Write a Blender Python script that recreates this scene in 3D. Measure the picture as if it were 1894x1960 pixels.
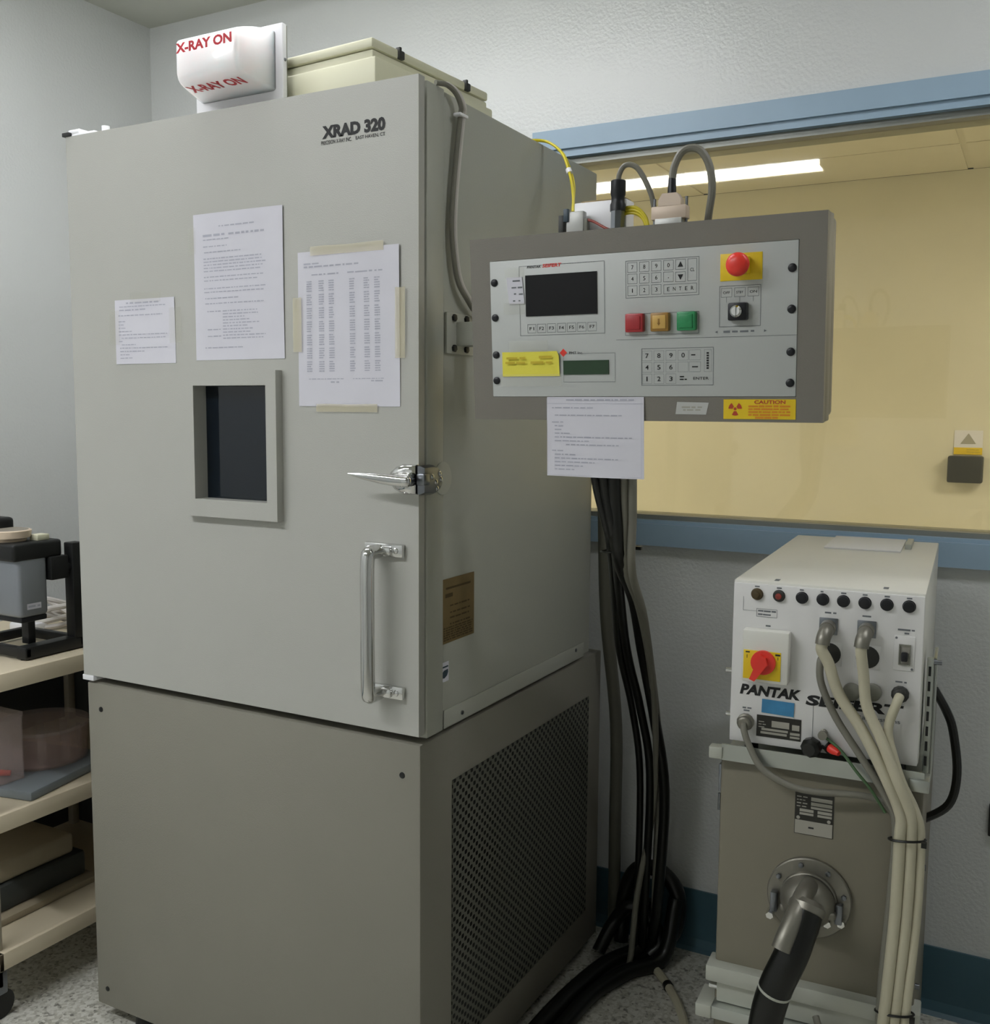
import bpy, bmesh, math, random
from mathutils import Vector, Matrix

random.seed(11)
SC = bpy.context.scene
for o in list(bpy.data.objects):
    bpy.data.objects.remove(o, do_unlink=True)
COL = SC.collection

# ------------------------------------------------------------------ camera
cam_data = bpy.data.cameras.new('camera')
cam = bpy.data.objects.new('camera', cam_data)
COL.objects.link(cam)
cam_data.sensor_fit = 'HORIZONTAL'
cam_data.sensor_width = 36.0
cam_data.lens = 36.0 * 1926.17 / 1894.0
cam_data.clip_start = 0.05
cam_data.clip_end = 50
RX = Vector((0.87878368, 0.47716529, 0.00724806))
DN = Vector((0.05405364, -0.08443597, -0.99496169))
FW = Vector((-0.47414919, 0.87474788, -0.09999348))
mw = Matrix.Identity(4)
for i in range(3):
    mw[i][0] = RX[i]; mw[i][1] = -DN[i]; mw[i][2] = -FW[i]
mw[0][3], mw[1][3], mw[2][3] = 0.96076, -1.49007, 1.39886
cam.matrix_world = mw
SC.camera = cam

# ------------------------------------------------------------------ world, exposure, lamps
world = bpy.data.worlds.new('world'); SC.world = world
world.use_nodes = True
world.node_tree.nodes['Background'].inputs[0].default_value = (0.8, 0.85, 0.9, 1)
world.node_tree.nodes['Background'].inputs[1].default_value = 0.02
SC.view_settings.view_transform = 'Standard'
SC.view_settings.look = 'None'
SC.view_settings.gamma = 1.0
SC.view_settings.use_curve_mapping = False
SC.view_settings.exposure = 0.0
WHITE = (0.985, 1.0, 1.03)
ROW_A = dict(x0=-1.27, x1=-0.05, y0=-0.12, y1=0.08, strength=16.0, color=WHITE)
ROW_B = dict(x0=-1.62, x1=-0.06, y0=-1.755, y1=-1.625, strength=47.0, color=WHITE)
ROW_C = dict(x0=0.92, x1=2.14, y0=-0.03, y1=0.17, strength=11.0, color=WHITE)
FAR_A = dict(x0=-2.4, x1=-1.2, y0=2.10, y1=2.40, strength=34.0, color=(1.0, 0.98, 0.94))
FAR_B = dict(x0=1.5, x1=2.7, y0=2.10, y1=2.40, strength=34.0, color=(1.0, 0.98, 0.94))
CEIL = 2.63

# ------------------------------------------------------------------ materials
def lin(h):
    if isinstance(h, str):
        h = h.lstrip('#'); c = [int(h[i:i + 2], 16) / 255 for i in (0, 2, 4)]
    else:
        c = list(h)
    return tuple(x / 12.92 if x <= 0.04045 else ((x + 0.055) / 1.055) ** 2.4 for x in c) + (1.0,)

def mat(name, color, rough=0.5, metal=0.0, spec=0.5, bump=0.0, bscale=60.0, var=0.04, vscale=9.0, alpha=1.0, emit=0.0, trans=0.0, ior=1.45, coat=0.0):
    m = bpy.data.materials.new(name); m.use_nodes = True
    nt = m.node_tree; b = nt.nodes['Principled BSDF']
    c = lin(color)
    b.inputs['Roughness'].default_value = rough
    b.inputs['Metallic'].default_value = metal
    b.inputs['Specular IOR Level'].default_value = spec
    b.inputs['IOR'].default_value = ior
    b.inputs['Alpha'].default_value = alpha
    b.inputs['Transmission Weight'].default_value = trans
    b.inputs['Coat Weight'].default_value = coat
    tc = nt.nodes.new('ShaderNodeTexCoord')
    if var > 0:
        n = nt.nodes.new('ShaderNodeTexNoise'); n.inputs['Scale'].default_value = vscale; n.inputs['Detail'].default_value = 5
        nt.links.new(tc.outputs['Object'], n.inputs['Vector'])
        r = nt.nodes.new('ShaderNodeMapRange')
        r.inputs['From Min'].default_value = 0.3; r.inputs['From Max'].default_value = 0.7
        r.inputs['To Min'].default_value = 1 - var; r.inputs['To Max'].default_value = 1 + var
        nt.links.new(n.outputs['Fac'], r.inputs['Value'])
        mx = nt.nodes.new('ShaderNodeVectorMath'); mx.operation = 'SCALE'
        mx.inputs[0].default_value = c[:3]
        nt.links.new(r.outputs['Result'], mx.inputs['Scale'])
        nt.links.new(mx.outputs['Vector'], b.inputs['Base Color'])
    else:
        b.inputs['Base Color'].default_value = c
    if bump > 0:
        n2 = nt.nodes.new('ShaderNodeTexNoise'); n2.inputs['Scale'].default_value = bscale; n2.inputs['Detail'].default_value = 3
        nt.links.new(tc.outputs['Object'], n2.inputs['Vector'])
        bp = nt.nodes.new('ShaderNodeBump'); bp.inputs['Strength'].default_value = bump; bp.inputs['Distance'].default_value = 0.004
        nt.links.new(n2.outputs['Fac'], bp.inputs['Height'])
        nt.links.new(bp.outputs['Normal'], b.inputs['Normal'])
    if emit > 0:
        b.inputs['Emission Color'].default_value = c
        b.inputs['Emission Strength'].default_value = emit
    return m

def emissive(name, color, strength):
    m = bpy.data.materials.new(name); m.use_nodes = True
    nt = m.node_tree; nt.nodes.clear()
    e = nt.nodes.new('ShaderNodeEmission'); e.inputs[0].default_value = tuple(color) + (1,); e.inputs[1].default_value = strength
    o = nt.nodes.new('ShaderNodeOutputMaterial'); nt.links.new(e.outputs[0], o.inputs[0])
    return m

def terrazzo():
    m = mat('terrazzo_floor', '#bdbdb2', rough=0.35, var=0.0)
    nt = m.node_tree; b = nt.nodes['Principled BSDF']
    tc = nt.nodes.new('ShaderNodeTexCoord')
    v = nt.nodes.new('ShaderNodeTexVoronoi'); v.inputs['Scale'].default_value = 135
    n = nt.nodes.new('ShaderNodeTexNoise'); n.inputs['Scale'].default_value = 60; n.inputs['Detail'].default_value = 6
    nt.links.new(tc.outputs['Object'], v.inputs['Vector']); nt.links.new(tc.outputs['Object'], n.inputs['Vector'])
    sep = nt.nodes.new('ShaderNodeSeparateColor'); nt.links.new(v.outputs['Color'], sep.inputs[0])
    add = nt.nodes.new('ShaderNodeMath'); add.operation = 'MULTIPLY_ADD'; add.inputs[1].default_value = 0.55
    nt.links.new(sep.outputs[0], add.inputs[0])
    m2 = nt.nodes.new('ShaderNodeMath'); m2.operation = 'MULTIPLY'; m2.inputs[1].default_value = 0.75
    nt.links.new(n.outputs['Fac'], m2.inputs[0]); nt.links.new(m2.outputs[0], add.inputs[2])
    cr = nt.nodes.new('ShaderNodeValToRGB'); el = cr.color_ramp.elements
    el[0].position = 0.30; el[0].color = lin('#74726a')
    el[1].position = 0.48; el[1].color = lin('#b4b2a6')
    e = el.new(0.40); e.color = lin('#a09e94')
    e = el.new(0.80); e.color = lin('#d2d1c8')
    nt.links.new(add.outputs[0], cr.inputs[0]); nt.links.new(cr.outputs[0], b.inputs['Base Color'])
    return m

def perforated():
    m = mat('perforated_steel', '#4a4a42', rough=0.6, var=0.0)
    nt = m.node_tree; b = nt.nodes['Principled BSDF']
    tc = nt.nodes.new('ShaderNodeTexCoord'); s = nt.nodes.new('ShaderNodeSeparateXYZ')
    nt.links.new(tc.outputs['Object'], s.inputs[0])
    def cosn(sock, period):
        a = nt.nodes.new('ShaderNodeMath'); a.operation = 'MULTIPLY'; a.inputs[1].default_value = 2 * math.pi / period
        nt.links.new(sock, a.inputs[0])
        c = nt.nodes.new('ShaderNodeMath'); c.operation = 'COSINE'; nt.links.new(a.outputs[0], c.inputs[0]); return c.outputs[0]
    p = nt.nodes.new('ShaderNodeMath'); p.operation = 'MULTIPLY'
    nt.links.new(cosn(s.outputs[1], 0.022), p.inputs[0]); nt.links.new(cosn(s.outputs[2], 0.020), p.inputs[1])
    cr = nt.nodes.new('ShaderNodeValToRGB'); el = cr.color_ramp.elements
    el[0].position = 0.10; el[0].color = lin('#66665c'); el[1].position = 0.28; el[1].color = lin('#0c0c0a')
    nt.links.new(p.outputs[0], cr.inputs[0]); nt.links.new(cr.outputs[0], b.inputs['Base Color'])
    return m

def pane_mat(name, tint, spec_rough=0.02):
    m = bpy.data.materials.new(name); m.use_nodes = True
    nt = m.node_tree; nt.nodes.clear()
    t = nt.nodes.new('ShaderNodeBsdfTransparent'); t.inputs[0].default_value = lin(tint)
    g = nt.nodes.new('ShaderNodeBsdfGlossy'); g.inputs['Roughness'].default_value = spec_rough
    f = nt.nodes.new('ShaderNodeFresnel'); f.inputs[0].default_value = 1.5
    mx = nt.nodes.new('ShaderNodeMixShader'); o = nt.nodes.new('ShaderNodeOutputMaterial')
    nt.links.new(f.outputs[0], mx.inputs[0]); nt.links.new(t.outputs[0], mx.inputs[1]); nt.links.new(g.outputs[0], mx.inputs[2]); nt.links.new(mx.outputs[0], o.inputs[0])
    return m

M = {}
M['wall'] = mat('gloss_wall_paint', '#d4d6d4', rough=0.24, bump=0.34, bscale=120, var=0.015, vscale=2)
M['ceiling'] = mat('ceiling_paint', '#cfd0c6', rough=0.8, var=0.02)
M['floor'] = terrazzo()
M['coveblue'] = mat('blue_cove_base', '#41606c', rough=0.4, var=0.08)
M['trimblue'] = mat('blue_trim_paint', '#98b0c3', rough=0.35, var=0.03, bump=0.05)
M['steelstop'] = mat('window_stop_steel', '#8a8c86', rough=0.35, metal=0.3)
M['beige'] = mat('beige_far_wall', '#d0ccbc', rough=0.7, var=0.03, vscale=3)
M['beigeceil'] = mat('far_ceiling_tiles', '#d6d2c4', rough=0.8, var=0.02)
M['farfloor'] = mat('far_room_floor', '#cfc9b8', rough=0.6)
M['pane'] = pane_mat('lead_glass', '#f8f4e4')
M['door'] = mat('light_grey_powder_coat', '#b4b4ad', rough=0.42, bump=0.10, bscale=420, var=0.012, vscale=4)
M['body'] = mat('grey_powder_coat_shell', '#b0b1a6', rough=0.42, bump=0.10, bscale=420, var=0.012, vscale=4)
M['base'] = mat('taupe_powder_coat', '#88857a', rough=0.5, bump=0.12, bscale=420, var=0.015, vscale=4)
M['vent'] = perforated()
M['console'] = mat('dark_taupe_console', '#77736a', rough=0.5, bump=0.12, bscale=420, var=0.015, vscale=4)
M['chrome'] = mat('chrome', '#d8d8d6', rough=0.09, metal=1.0, var=0.0)
M['dkchrome'] = mat('worn_chrome', '#808388', rough=0.28, metal=1.0, var=0.05)
M['black'] = mat('black_plastic', '#15161a', rough=0.4, var=0.05)
M['blackrub'] = mat('black_rubber', '#121310', rough=0.33, var=0.08)
M['darkglass'] = mat('dark_lead_glass', '#121a22', rough=0.06, var=0.0, spec=0.6)
M['ink'] = mat('black_ink', '#1b1c1c', rough=0.6, var=0.0)
M['inksoft'] = mat('faded_print', '#b2b3bf', rough=0.8, var=0.0)
M['inkgrey'] = mat('grey_legend_ink', '#6d7174', rough=0.7, var=0.0)
M['redink'] = mat('red_ink', '#c01f2c', rough=0.5, var=0.0)
M['paper'] = mat('white_paper', '#d6d5dd', rough=0.8, var=0.02, vscale=14, bump=0.05, bscale=25)
M['tape'] = mat('yellowed_tape', '#dcd3b4', rough=0.4, var=0.05, alpha=0.5)
M['cleartape'] = mat('clear_tape', '#d9d7c4', rough=0.3, var=0.03, alpha=0.14)
M['opal'] = mat('opal_plastic', '#fdf4f6', rough=0.25, var=0.01, coat=0.3)
_b = M['opal'].node_tree.nodes['Principled BSDF']
_b.inputs['Subsurface Weight'].default_value = 1.0
_b.inputs['Subsurface Radius'].default_value = (1.0, 0.82, 0.80)
_b.inputs['Subsurface Scale'].default_value = 0.12
M['white'] = mat('white_plastic', '#ededf0', rough=0.3, var=0.01)
M['cream'] = mat('cream_enamel', '#dcdabf', rough=0.4, var=0.015)
M['brown'] = mat('brass_rating_plate', '#7d6a45', rough=0.5, metal=0.2, var=0.1, vscale=30)
M['dkbrown'] = mat('dark_brown_print', '#4a3c20', rough=0.6, var=0.0)
M['panelgrey'] = mat('control_face_grey', '#b9bcb9', rough=0.4, var=0.01)
M['screen'] = mat('black_screen', '#0b0b0d', rough=0.45, var=0.0, spec=0.3)
M['lcd'] = mat('green_display', '#28412a', rough=0.3, var=0.0)
M['redbtn'] = mat('red_push_button', '#a83236', rough=0.35, var=0.03)
M['amber'] = mat('amber_push_button', '#9a7333', rough=0.35, var=0.03)
M['amberlt'] = mat('amber_lens', '#cda65a', rough=0.35, var=0.03)
M['earth'] = mat('green_earth_wire', '#45603f', rough=0.5, var=0.05)
M['conduit'] = mat('grey_conduit', '#5a594f', rough=0.5, var=0.05)
M['green'] = mat('green_push_button', '#2c8a55', rough=0.35, var=0.03)
M['red'] = mat('emergency_red', '#e03a2e', rough=0.35, var=0.02)
M['yellow'] = mat('safety_yellow', '#e2c21c', rough=0.45, var=0.03)
M['stickyyel'] = mat('yellow_note_paper', '#e6dc52', rough=0.7, var=0.03)
M['orange'] = mat('orange_print', '#d8871f', rough=0.6, var=0.0)
M['darkred'] = mat('warning_red_print', '#b4442a', rough=0.6, var=0.0)
M['darkyel'] = mat('mustard_print', '#c3ad2a', rough=0.6, var=0.0)
M['cablegrey'] = mat('grey_cable_jacket', '#77756a', rough=0.45, var=0.05)
M['cablewhite'] = mat('pale_cable_jacket', '#cfcac4', rough=0.4, var=0.04)
M['cablecream'] = mat('cream_cable_jacket', '#b9b49c', rough=0.45, var=0.05)
M['cableyel'] = mat('yellow_wire_jacket', '#dccb2e', rough=0.4, var=0.05)
M['cablered'] = mat('red_wire_jacket', '#8e3a30', rough=0.4, var=0.05)
M['dsub'] = mat('beige_connector_shell', '#cbb9a6', rough=0.45, metal=0.1, var=0.05)
M['dsubgrey'] = mat('grey_connector_shell', '#b9bab6', rough=0.4, metal=0.2, var=0.05)
M['blueplug'] = mat('dark_blue_clip', '#34444e', rough=0.4, var=0.05)
M['gen'] = mat('generator_white_enamel', '#d9d8cf', rough=0.38, var=0.012)
M['genface'] = mat('generator_face_white', '#dbdad7', rough=0.4, var=0.01)
M['tank'] = mat('taupe_tank_enamel', '#7a7565', rough=0.4, var=0.02)
M['alu'] = mat('aluminium_rail', '#b6bab4', rough=0.32, metal=0.85, var=0.04)
M['alupaint'] = mat('pale_grey_rail', '#b3b5aa', rough=0.4, metal=0.2, var=0.03)
M['castalu'] = mat('cast_aluminium', '#8b887e', rough=0.42, metal=0.75, var=0.08, vscale=20)
M['bluetape'] = mat('blue_masking_tape', '#3f82ad', rough=0.7, var=0.12, vscale=40)
M['plateblk'] = mat('black_name_plate', '#25241e', rough=0.4, var=0.03)
M['platelt'] = mat('silver_plate_fields', '#a09d92', rough=0.45, var=0.05)
M['darkgrey'] = mat('dark_grey_socket', '#2c2d29', rough=0.5, var=0.05)
M['midgrey'] = mat('grey_socket_cover', '#77776c', rough=0.5, var=0.06)
M['cart'] = mat('cream_trolley_plastic', '#cfc3aa', rough=0.45, var=0.02)
M['cartpost'] = mat('grey_trolley_post', '#a8a08e', rough=0.45, var=0.02)
M['devgrey'] = mat('silver_grey_case', '#8b8f94', rough=0.4, metal=0.3, var=0.03)
M['blackmetal'] = mat('black_stand_metal', '#191a1a', rough=0.45, var=0.06)
M['knobrim'] = mat('cream_knob_rim', '#dcc9b2', rough=0.4, var=0.03)
M['knobtop'] = mat('grey_knob_top', '#8e877a', rough=0.5, var=0.04)
M['clear'] = mat('clear_acrylic', '#d8c8c4', rough=0.12, var=0.02, alpha=0.28)
M['clearpink'] = mat('pinkish_acrylic', '#d6b9b0', rough=0.15, var=0.06, alpha=0.26)
M['slate'] = mat('blue_grey_tray', '#7b8286', rough=0.4, var=0.04)
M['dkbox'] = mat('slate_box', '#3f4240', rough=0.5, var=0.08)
M['beigebox'] = mat('dusty_beige_plastic', '#9d927c', rough=0.5, var=0.06)
for k_, d_ in (('row_a', ROW_A), ('row_b', ROW_B), ('row_c', ROW_C), ('far_a', FAR_A), ('far_b', FAR_B)):
    M[k_] = emissive('diffuser_' + k_, d_['color'], d_['strength'])

# ------------------------------------------------------------------ mesh builder
class MB:
    def __init__(s): s.bm = bmesh.new()
    def dome(s, outline, c, f, levels):
        return s.loft([[Vector(f(c[0] + (p - c[0]) * k, c[1] + (q - c[1]) * k, t)) for p, q in outline] for k, t in levels])
    def bevel(s, w, seg=2):
        ed = [e for e in s.bm.edges if len(e.link_faces) == 2 and e.calc_face_angle(0) > 0.6]
        bmesh.ops.bevel(s.bm, geom=ed, offset=w, segments=seg, affect='EDGES', clamp_overlap=True)
        return s
    def mesh(s, verts, faces):
        vs = [s.bm.verts.new(v) for v in verts]
        for f in faces:
            try: s.bm.faces.new([vs[i] for i in f])
            except ValueError: pass
        return vs
    def box(s, x0, x1, y0, y1, z0, z1, bev=0.0, seg=2):
        vs = s.mesh([(x0, y0, z0), (x1, y0, z0), (x1, y1, z0), (x0, y1, z0), (x0, y0, z1), (x1, y0, z1), (x1, y1, z1), (x0, y1, z1)],
                    [(0, 3, 2, 1), (4, 5, 6, 7), (0, 1, 5, 4), (1, 2, 6, 5), (2, 3, 7, 6), (3, 0, 4, 7)])
        if bev > 0:
            ed = list({e for v in vs for e in v.link_edges})
            bmesh.ops.bevel(s.bm, geom=ed, offset=bev, segments=seg, affect='EDGES', clamp_overlap=True, profile=0.5)
        return s
    def ring(s, c, u, v, r, n, r2=None):
        return [c + u * (math.cos(2 * math.pi * i / n) * r) + v * (math.sin(2 * math.pi * i / n) * (r2 or r)) for i in range(n)]
    def loft(s, rings, cap0=True, cap1=True):
        n = len(rings[0]); vs = [[s.bm.verts.new(p) for p in r] for r in rings]
        for a, b in zip(vs, vs[1:]):
            for i in range(n):
                s.bm.faces.new((a[i], a[(i + 1) % n], b[(i + 1) % n], b[i]))
        if cap0: s.bm.faces.new(list(reversed(vs[0])))
        if cap1: s.bm.faces.new(vs[-1])
        return s
    def lathe(s, o, axis, prof, n=24):
        o = Vector(o); ax = Vector(axis).normalized()
        u = ax.orthogonal().normalized(); v = ax.cross(u)
        return s.loft([s.ring(o + ax * h, u, v, max(r, 1e-5), n) for r, h in prof])
    def cyl(s, p, q, r, r2=None, n=16):
        p, q = Vector(p), Vector(q); d = (q - p)
        return s.lathe(p, d, [(r, 0), (r if r2 is None else r2, d.length)], n)
    def tube(s, pts, r, n=10, sub=6, closed=False, flat=None):
        P = [Vector(p) for p in pts]; Q = []
        if len(P) > 2:
            for i in range(len(P) - 1):
                a = P[i - 1] if i > 0 else P[i] * 2 - P[i + 1]
                b, c = P[i], P[i + 1]
                d = P[i + 2] if i + 2 < len(P) else c * 2 - b
                for k in range(sub):
                    t = k / sub
                    Q.append(0.5 * ((2 * b) + (c - a) * t + (2 * a - 5 * b + 4 * c - d) * t * t + (3 * b - a - 3 * c + d) * t ** 3))
            Q.append(P[-1])
        else:
            Q = P
        rings = []; u = None
        for i, q in enumerate(Q):
            t = (Q[min(i + 1, len(Q) - 1)] - Q[max(i - 1, 0)]).normalized()
            if u is None: u = t.orthogonal().normalized()
            u = (u - t * u.dot(t)).normalized(); v = t.cross(u)
            rr = r(i / (len(Q) - 1)) if callable(r) else r
            rings.append(s.ring(q, u, v, rr, n))
        return s.loft(rings)
    def prism(s, poly, f, t0, t1):
        n = len(poly)
        a = [s.bm.verts.new(f(p[0], p[1], t0)) for p in poly]; b = [s.bm.verts.new(f(p[0], p[1], t1)) for p in poly]
        s.bm.faces.new(list(reversed(a))); s.bm.faces.new(b)
        for i in range(n): s.bm.faces.new((a[i], a[(i + 1) % n], b[(i + 1) % n], b[i]))
        return s
    def hole_plate(s, X, Z, hx, hz, y0, y1):
        xs = [X[0], hx[0], hx[1], X[1]]; zs = [Z[0], hz[0], hz[1], Z[1]]
        g = {}
        for k, y in enumerate((y0, y1)):
            for i in range(4):
                for j in range(4): g[i, j, k] = s.bm.verts.new((xs[i], y, zs[j]))
        for i in range(3):
            for j in range(3):
                if i == 1 and j == 1: continue
                s.bm.faces.new((g[i, j, 0], g[i + 1, j, 0], g[i + 1, j + 1, 0], g[i, j + 1, 0]))
                s.bm.faces.new((g[i, j + 1, 1], g[i + 1, j + 1, 1], g[i + 1, j, 1], g[i, j, 1]))
        for i in range(3):
            s.bm.faces.new((g[i, 0, 1], g[i + 1, 0, 1], g[i + 1, 0, 0], g[i, 0, 0])); s.bm.faces.new((g[i, 3, 0], g[i + 1, 3, 0], g[i + 1, 3, 1], g[i, 3, 1]))
            s.bm.faces.new((g[0, i, 0], g[0, i + 1, 0], g[0, i + 1, 1], g[0, i, 1])); s.bm.faces.new((g[3, i, 1], g[3, i + 1, 1], g[3, i + 1, 0], g[3, i, 0]))
        s.bm.faces.new((g[1, 1, 0], g[2, 1, 0], g[2, 1, 1], g[1, 1, 1])); s.bm.faces.new((g[1, 2, 1], g[2, 2, 1], g[2, 2, 0], g[1, 2, 0]))
        s.bm.faces.new((g[1, 1, 1], g[1, 2, 1], g[1, 2, 0], g[1, 1, 0])); s.bm.faces.new((g[2, 1, 0], g[2, 2, 0], g[2, 2, 1], g[2, 1, 1]))
        return s
    def sheet(s, f, nx, nz, th):
        A = [[s.bm.verts.new(f(i / nx, j / nz)) for i in range(nx + 1)] for j in range(nz + 1)]
        e = 1e-3
        B = []
        for j in range(nz + 1):
            row = []
            for i in range(nx + 1):
                u, v = i / nx, j / nz
                nn = (Vector(f(u + e, v)) - Vector(f(u - e, v))).cross(Vector(f(u, v + e)) - Vector(f(u, v - e))).normalized()
                row.append(s.bm.verts.new(Vector(f(u, v)) - nn * th))
            B.append(row)
        for j in range(nz):
            for i in range(nx):
                s.bm.faces.new((A[j][i], A[j][i + 1], A[j + 1][i + 1], A[j + 1][i])); s.bm.faces.new((B[j + 1][i], B[j + 1][i + 1], B[j][i + 1], B[j][i]))
        for i in range(nx):
            s.bm.faces.new((B[0][i], B[0][i + 1], A[0][i + 1], A[0][i])); s.bm.faces.new((A[nz][i], A[nz][i + 1], B[nz][i + 1], B[nz][i]))
        for j in range(nz):
            s.bm.faces.new((A[j][0], A[j + 1][0], B[j + 1][0], B[j][0])); s.bm.faces.new((B[j][nx], B[j + 1][nx], A[j + 1][nx], A[j][nx]))
        return s
    def rect(s, x0, x1, z0, z1, y):
        s.mesh([(x0, y, z0), (x1, y, z0), (x1, y, z1), (x0, y, z1)], [(0, 1, 2, 3)]); return s
    def outline(s, x0, x1, z0, z1, y, w=0.0006):
        for a in ((x0, x1, z0, z0 + w), (x0, x1, z1 - w, z1), (x0, x0 + w, z0, z1), (x1 - w, x1, z0, z1)): s.rect(*a, y)
        return s
    def disc(s, x, z, r, y, n=20):
        s.mesh([(x + r * math.cos(2 * math.pi * i / n), y, z + r * math.sin(2 * math.pi * i / n)) for i in range(n)], [tuple(range(n))]); return s

WM = {}   # world matrix of each top-level thing (its parts share it)

def build(mb, name, m, parent=None, frame=None, sharp=35, label=None, top=None):
    bm = mb.bm
    if frame is not None: bm.transform(frame)
    P = WM[parent.name] if parent is not None else (top or Matrix.Identity(4))
    bm.transform(P.inverted())
    bmesh.ops.recalc_face_normals(bm, faces=bm.faces[:]) if len(bm.faces) > 1 and name not in ('lettering', 'printing', 'legend', 'switch_caption', 'dashed_rule', 'fuse_diagram') else None
    me = bpy.data.meshes.new(name); bm.to_mesh(me); bm.free()
    for p in me.polygons: p.use_smooth = True
    me.set_sharp_from_angle(angle=math.radians(sharp))
    me.materials.append(M[m])
    o = bpy.data.objects.new(name, me); COL.objects.link(o)
    if parent is not None:
        o.parent = parent; WM[o.name] = WM[parent.name]
    else:
        o.matrix_world = P; WM[o.name] = P
    if label: o['label'] = label
    return o

def tag(o, label, cat, group=None):
    o['label'] = label; o['category'] = cat
    if group: o['group'] = group
    return o

def thing(name, label, cat, loc=(0, 0, 0), rz=0.0, group=None):
    o = bpy.data.objects.new(name, None); COL.objects.link(o)
    o.empty_display_size = 0.05
    mtx = Matrix.Translation(loc) @ Matrix.Rotation(rz, 4, 'Z')
    o.matrix_world = mtx; WM[o.name] = mtx
    return tag(o, label, cat, group)

def single(mb, name, m, label, cat, loc, group=None, frame=None):
    return tag(build(mb, name, m, frame=frame, top=Matrix.Translation(loc)), label, cat, group)

def struct(mb, name, m, parent=None):
    o = build(mb, name, m, parent)
    if parent is None: o['kind'] = 'structure'
    return o

_tc = {}
def text_shape(body, bold):
    k = (body, bold)
    if k not in _tc:
        cu = bpy.data.curves.new('t', 'FONT'); cu.body = body; cu.offset = bold; cu.resolution_u = 3
        ob = bpy.data.objects.new('t', cu); COL.objects.link(ob)
        dg = bpy.context.evaluated_depsgraph_get()
        me = bpy.data.meshes.new_from_object(ob.evaluated_get(dg))
        V = [v.co.copy() for v in me.vertices]; F = [tuple(p.vertices) for p in me.polygons]
        bpy.data.objects.remove(ob); bpy.data.curves.remove(cu); bpy.data.meshes.remove(me)
        a = min(v.x for v in V), max(v.x for v in V), min(v.y for v in V), max(v.y for v in V)
        _tc[k] = ([((v.x - a[0]) / (a[1] - a[0]), (v.y - a[2]) / (a[3] - a[2])) for v in V], F)
    return _tc[k]

def text(mb, body, x0, x1, z0, z1, y=0.0, bold=0.0, shear=0.0, f=None):
    V, F = text_shape(body, bold)
    if body == '1': x0, x1 = x0 + (x1 - x0) * 0.3, x0 + (x1 - x0) * 0.65
    f = f or (lambda x, z: (x, y, z))
    mb.mesh([f(x0 + (x1 - x0) * u + shear * (z1 - z0) * v, z0 + (z1 - z0) * v) for u, v in V], F)
    return mb

def words(mb, x0, x1, z, h, f, dens=0.8):
    """one illegible printed line: short runs of ink with gaps"""
    x = x0
    while x < x1 - h:
        w = min(random.uniform(1.2, 6) * h, x1 - x)
        a, b = z - h * 0.5 * random.uniform(0.7, 1), z + h * 0.5 * random.uniform(0.7, 1)
        mb.mesh([f(x, a), f(x + w, a), f(x + w, b), f(x, b)], [(0, 1, 2, 3)])
        x += w + h * random.uniform(0.5, 1.0) / dens
    return mb

# ================================================================== SETTING
XL, XR, YF, YB = -1.668, 3.2, -3.3, 0.975
struct(MB().box(XL - 0.1, XR + 0.1, YF - 0.1, YB, -0.1, 0.0), 'floor', 'floor')
struct(MB().box(XL - 0.1, XR + 0.1, YF - 0.1, YB + 0.12, CEIL, CEIL + 0.1), 'ceiling', 'ceiling')
struct(MB().box(XL - 0.1, XL, YF - 0.1, YB + 0.12, 0, CEIL), 'wall_left', 'wall')
struct(MB().box(XR, XR + 0.1, YF - 0.1, YB + 0.12, 0, CEIL), 'wall_right', 'wall')
struct(MB().box(XL, XR, YF - 0.1, YF, 0, CEIL), 'wall_front', 'wall')
WX0, WX1, WZ0, WZ1 = -0.21, 1.95, 1.11, 2.076
struct(MB().hole_plate((XL, XR), (0, CEIL), (WX0, WX1), (WZ0, WZ1), YB, YB + 0.12), 'wall_back', 'wall')
b = MB().box(XL, XR, YB - 0.006, YB, 0.0, 0.160)
b.prism([(YB - 0.006, 0.03), (YB - 0.006, 0.0), (YB - 0.022, 0.0), (YB - 0.012, 0.008)], lambda p, q, t: (t, p, q), XL, XR)
struct(b, 'baseboard_back', 'coveblue')
struct(MB().box(XL, XL + 0.006, YF, YB, 0.0, 0.160), 'baseboard_left', 'coveblue')

# window: blue timber frame, steel stop, leaded pane
win = bpy.data.objects.new('window_1', None); COL.objects.link(win)
win['kind'] = 'structure'; WM[win.name] = Matrix.Translation((0.87, YB, 1.6)); win.matrix_world = WM[win.name]
b = MB().hole_plate((-0.262, 2.0), (1.057, 2.127), (WX0, WX1), (WZ0 + 0.003, WZ1 + 0.001), 0.957, YB + 0.001)
build(b, 'window_frame', 'trimblue', win)
b = MB().hole_plate((WX0, WX1), (WZ0 - 0.004, WZ1 + 0.004), (WX0 + 0.02, WX1 - 0.02), (1.122, 2.058), 0.966, YB + 0.05)
build(b, 'window_rebate', 'trimblue', win)
b = MB().hole_plate((WX0 + 0.018, WX1 - 0.018), (1.118, 2.062), (WX0 + 0.04, WX1 - 0.04), (1.134, 2.042), 0.986, YB + 0.10)
build(b, 'window_stop', 'steelstop', win)
build(MB().box(WX0 + 0.02, WX1 - 0.02, 1.016, 1.026, 1.12, 2.06), 'window_pane', 'pane', win)

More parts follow.
